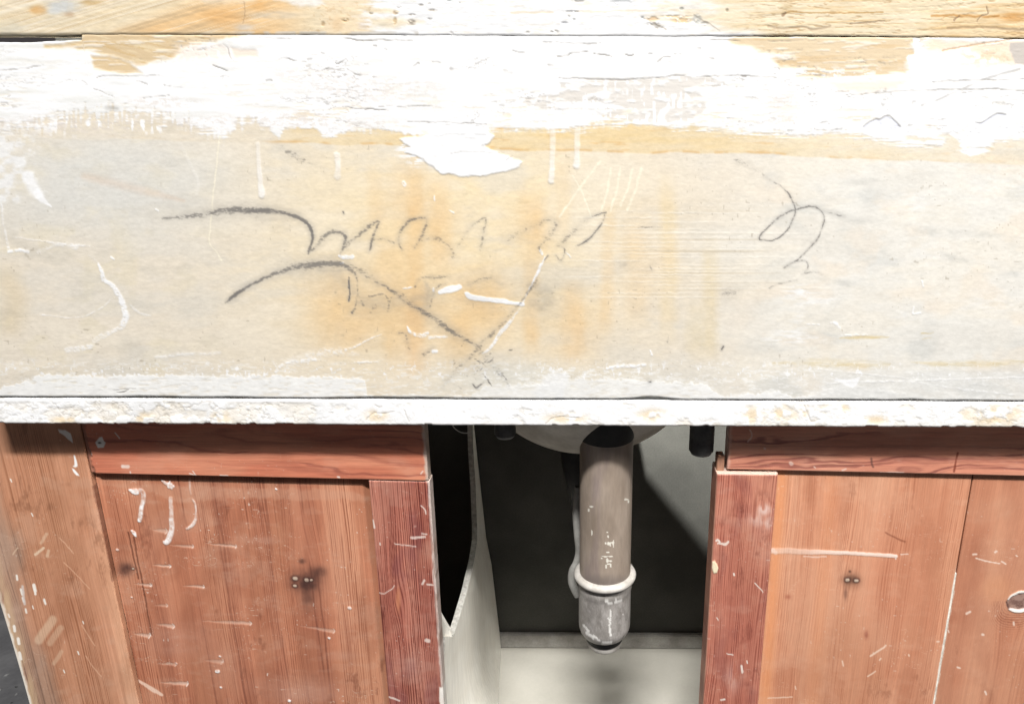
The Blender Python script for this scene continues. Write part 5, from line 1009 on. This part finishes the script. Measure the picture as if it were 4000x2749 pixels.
# ------------------------------------------------------------------ under the slab
def colored(name, prof, center, seg, colfn, mat, **kw):
    o = lathe(name, prof, center, seg, None, None, **kw)
    me = o.data; n = len(me.vertices); co = np.empty(n * 3, np.float32); me.vertices.foreach_get('co', co); co = co.reshape(-1, 3)
    px, py = project(co[:, 0].astype(float), co[:, 1].astype(float), co[:, 2].astype(float))
    c = colfn(co, px, py)
    at = me.color_attributes.new('paint', 'FLOAT_COLOR', 'POINT'); c4 = np.ones((n, 4), np.float32); c4[:, :3] = albedo(c); at.data.foreach_set('color', c4.ravel())
    me.materials.append(mat)
    return o
def pipe():
    yf = .047
    l = unproj(2264, 2050, yf + .03); r = unproj(2468, 2050, yf + .03)
    R = float(r[0] - l[0]) / 2; cx = float(l[0] + r[0]) / 2; cy = yf + R
    ztop = zrow(1661) - .0005
    zr = float(unproj(2366, 2302, yf - .002)[2])       # ring, front
    zc = float(unproj(2366, 2512, yf - .002)[2])       # coupling bottom
    ze = float(unproj(2366, 2536, yf + .012)[2])
    root = empty('drain_pipe', (cx, cy, ze)); tag(root, 'vertical grey-brown drain pipe ending in a metal coupling between the two cabinets', 'pipe')
    def pc(co, px, py):
        c = np.zeros((len(co), 3)); c[:] = rgb(160, 144, 128)
        th = np.arctan2(co[:, 1] - cy, co[:, 0] - cx)
        n = fbm(th * 3, co[:, 2] * 18, 4, 601)
        c += ((n - .5) * .16)[:, None]
        m = ss(.5, .75, fbm(th * 2, co[:, 2] * 9, 3, 602)); c += m[:, None] * (rgb(140, 124, 122) - c) * .5
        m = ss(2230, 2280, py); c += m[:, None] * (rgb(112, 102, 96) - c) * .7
        # worn print running down the pipe
        for (x, y, a, b) in ((2372, 2078, 3, 3), (2376, 2094, 3, 5), (2366, 2120, 4, 4), (2376, 2122, 4, 8), (2384, 2126, 3, 8), (2396, 2122, 2.5, 16), (2390, 2118, 10, 2.5), (2375, 2156, 6, 3), (2366, 2172, 16, 2.4), (2386, 2172, 9, 2.6), (2372, 2188, 5, 9), (2384, 2190, 8, 3), (2380, 2202, 9, 3), (2368, 2212, 3, 8), (2386, 2208, 3, 8), (2310, 1978, 7, 4), (2300, 1992, 4, 6), (2446, 1950, 9, 3), (2455, 1958, 3, 6), (2350, 2180, 4, 3), (2312, 2080, 2, 12)):
            m = (((px - x) / a) ** 2 + ((py - y) / b) ** 2 < 1) & (co[:, 1] < cy); c[m] = rgb(236, 230, 214)
        return c
    zz = np.concatenate([np.linspace(ztop, zrow(1960, 2300, .05), 60)[:-1], np.linspace(zrow(1960, 2300, .05), zr - .012, 150)])
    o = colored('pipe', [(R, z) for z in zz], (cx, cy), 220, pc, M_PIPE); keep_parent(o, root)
    sl = float(unproj(2366, 1748, yf)[2]); o = lathe('shade_sleeve', [(R + .0007, ztop), (R + .0007, sl + .001), (R, sl)], (cx, cy), 96, M_BLACK); keep_parent(o, root)  # added black sleeve: darkens the pipe top where the shelf's shade falls
    # collar ring
    rr = R + .0032; prof = [(rr + .0075 * math.cos(a) - .002, zr + .0062 * math.sin(a)) for a in np.linspace(2.6, -2.6, 20)]
    o = lathe('collar', prof, (cx, cy), 96, M_RING); keep_parent(o, root)
    # coupling: gently octagonal, closing to a neck
    rc = R * 1.035
    prof = [(rc * .96, zr - .001), (rc * 1.0, zr - .010), (rc * 1.03, zr - .014), (rc * 1.03, zr - .020), (rc * 1.01, zr - .024)] + [(rc, z) for z in np.linspace(zr - .028, zc + .008, 40)] + [(rc * .992, zc + .004), (rc * .975, zc + .001), (rc * .93, zc - .004), (rc * .87, zc - .008), (rc * .83, zc - .009), (.001, zc - .009)]
    def cc(co, px, py):
        c = np.zeros((len(co), 3)); c[:] = rgb(154, 148, 141); th = np.arctan2(co[:, 1] - cy, co[:, 0] - cx)
        n = fbm(th * 5, co[:, 2] * 60, 4, 611); c += ((n - .5) * .26)[:, None]
        m = ss(.56, .7, fbm(th * 9, co[:, 2] * 110, 4, 612)); c += m[:, None] * (rgb(176, 170, 164) - c) * .6
        for (x0, y0, x1, y1, w) in ((2368, 2350, 2390, 2356, 5), (2404, 2350, 2424, 2344, 7), (2384, 2380, 2382, 2470, 4), (2376, 2412, 2376, 2416, 3), (2433, 2398, 2434, 2400, 3), (2280, 2440, 2300, 2465, 6), (2292, 2470, 2318, 2492, 7), (2318, 2480, 2340, 2500, 5), (2355, 2512, 2385, 2508, 9), (2380, 2440, 2386, 2480, 5)):
            L = (x1 - x0) ** 2 + (y1 - y0) ** 2 + 1e-6; t = np.clip(((px - x0) * (x1 - x0) + (py - y0) * (y1 - y0)) / L, 0, 1)
            d = np.hypot(px - x0 - t * (x1 - x0), py - y0 - t * (y1 - y0)); m = (d < w * (.5 + .6 * fbm(px / 6, py / 6, 3, 613))) & (co[:, 1] < cy); c[m] = rgb(232, 228, 220)
        return c
    o = colored('coupling', prof, (cx, cy), 200, cc, M_ALLOY); keep_parent(o, root)
    zb = zc - .0088
    o = lathe('gasket', [(rc * .74, zb), (rc * .72, zb - .011), (.001, zb - .011)], (cx, cy - .001), 64, M_BLACK); keep_parent(o, root)
    o = lathe('outlet_rim', [(rc * .66, zb - .0105), (rc * .68, zb - .020), (rc * .61, zb - .0235), (rc * .52, zb - .022), (rc * .50, zb - .0105)], (cx, cy - .001), 64, M_RING); keep_parent(o, root)
    return cx, cy, R, zr, ztop
PX_, PY_, PR, PZR, PZT = pipe()

# hose behind the pipe
h = [unproj(2262, 1900, .13), unproj(2252, 2000, .13), unproj(2257, 2080, .128), unproj(2263, 2150, .126), unproj(2254, 2195, .124), unproj(2237, 2230, .122), unproj(2235, 2275, .12), unproj(2258, 2325, .118)]
o = tube('hose', [tuple(v) for v in h], .0065, M_HOSE); tag(o, 'thin grey hose bending behind the left side of the drain pipe', 'hose')

# basin under the marble, its underside showing
bc = unproj(2290, 1700, .20); zbot = float(unproj(2290, 1774, .17)[2])
RB = .185
prof = [(RB, zbot + .17)] + [(RB * math.sin(a), zbot + .17 * (1 - math.cos(a))) for a in np.linspace(math.pi / 2, 0.001, 28)]
o = lathe('sink_bowl', prof, (float(bc[0]) - .0, .215), 96, M_BOWL); tag(o, 'rounded underside of a grey stone sink bowl showing behind the drain pipe under the shelf', 'sink')
# added black wedge standing in for a shadow beside the pipe
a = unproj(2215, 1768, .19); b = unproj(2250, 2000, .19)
o = lathe('shade_wedge', [(.030, float(a[2]) + .03), (.030, float(a[2])), (.028, float(a[2]) - .02), (.012, float(b[2])), (.001, float(b[2]))], (float(unproj(2262, 1850, .19)[0]), .19), 48, M_BLACK); tag(o, 'black wedge standing in for a shadow below the bowl, half hidden by the pipe', 'shade')

# threaded rods
def rod(px0, px1, row, y, label):
    l = unproj(px0, row - 20, y); r = unproj(px1, row - 20, y); R = float(r[0] - l[0]) / 2; cx = float(l[0] + r[0]) / 2
    zb = float(unproj((px0 + px1) / 2, row, y - R)[2]); zt = zrow(1661) - .001
    prof = []; z = zt; k = 0
    while z > zb + .004:
        prof.append((R if k % 2 == 0 else R * .86, z)); z -= .00125; k += 1
    prof += [(R * .9, zb + .003), (R * .8, zb), (.001, zb)]
    o = lathe('threaded_rod', prof, (cx, y), 40, M_BOLT); tag(o, label, 'bolt', 'black threaded rods hanging under the shelf')
rod(1932, 2016, 1722, .075, 'short black threaded rod under the shelf, left of the drain pipe')
rod(2690, 2786, 1790, .055, 'long black threaded rod under the shelf, right of the drain pipe')

# loose pale fibre
o = tube('fibre', [tuple(unproj(x, y, .030)) for x, y in ((1768, 1662), (1780, 1676), (1800, 1688), (1825, 1691), (1846, 1684))], .0007, M_FIBRE, 6); tag(o, 'pale hair-like fibre hanging from the shelf right of the left cabinet', 'fibre')

# white divider board with a notch
def divider():
    """thin bowed board standing front to back, its front edge cut to a V"""
    Lr = [1640, 1760, 1900, 2060, 2110, 2190, 2310, 2420, 2484, 2486, 2600, 2900]
    Lp = [1846, 1849, 1858, 1864, 1864, 1852, 1824, 1792, 1770, 1690, 1690, 1690]
    Ly = [.385, .380, .372, .352, .335, .270, .190, .130, .100, .085, .085, .085]
    Rr = [1640, 1665, 1817, 2100, 2203, 2466, 2532]; Rp = [1850, 1852, 1868, 1899, 1920, 1951, 1957]
    yb = Y_BACK - .014
    rows = np.unique(np.concatenate([np.arange(1640, 2484, 12), [2484, 2486], np.arange(2490, 2900, 12)]))
    S = []
    for v in rows:
        l = unproj(np.interp(v, Lr, Lp), v, np.interp(v, Lr, Ly))
        if v <= 2532: r = unproj(np.interp(v, Rr, Rp), v, yb)
        else: r = unproj_z(1957 - (v - 2532) * .055, v, Z_FLOOR + .0006)
        t = np.linspace(0, 1, 15)[:, None]
        if v > 2485:        # carry the same face on past the notch to the front edge
            l0 = unproj(1770, v, .10); w = r - l0
            for q in np.linspace(1.0, 1.8, 161):
                l = r - w * q
                if project(*l)[0] <= 1688 or l[1] < .062: break
        S.append(l + (r - l) * t)
    S = np.array(S); n, m = S.shape[:2]
    A = S.reshape(-1, 3); B = A - np.array([.010, 0, 0])
    I = np.arange(n * m).reshape(n, m); k = n * m
    F = np.stack([I[:-1, :-1], I[1:, :-1], I[1:, 1:], I[:-1, 1:]], -1).reshape(-1, 4)
    ring = np.concatenate([I[0, :], I[1:, -1], I[-1, -2::-1], I[-2:0:-1, 0]]); nx = np.roll(ring, -1)
    E = np.stack([ring, nx, nx + k, ring + k], -1)
    me = np_mesh('divider_board', np.concatenate([A, B]), np.concatenate([F, F[:, ::-1] + k, E]), smooth=False)
    o = link_mesh('divider_board', me, M_DIV); me.materials.append(M_DIVE)
    mi = np.zeros(len(me.polygons), np.int32); mi[2 * len(F):] = 1; me.polygons.foreach_set('material_index', mi)
    # left arm of the V
    pts = [unproj(x, y, .088) for x, y in ((1690, 2486), (1768, 2486), (1742, 2440), (1716, 2398), (1704, 2430), (1690, 2470))]
    V = np.array(pts + [p + np.array([-.002, .012, 0]) for p in pts]); n = len(pts)
    me2 = bpy.data.meshes.new('front_point'); me2.from_pydata(V.tolist(), [], [list(range(n))[::-1], list(range(n, 2 * n))] + [[i, (i + 1) % n, n + (i + 1) % n, n + i] for i in range(n)]); me2.update()
    q = link_mesh('front_point', me2, M_DIV); q.parent = o
    tag(o, 'white upright divider board with a V-shaped notch beside the left cabinet', 'board')
divider()
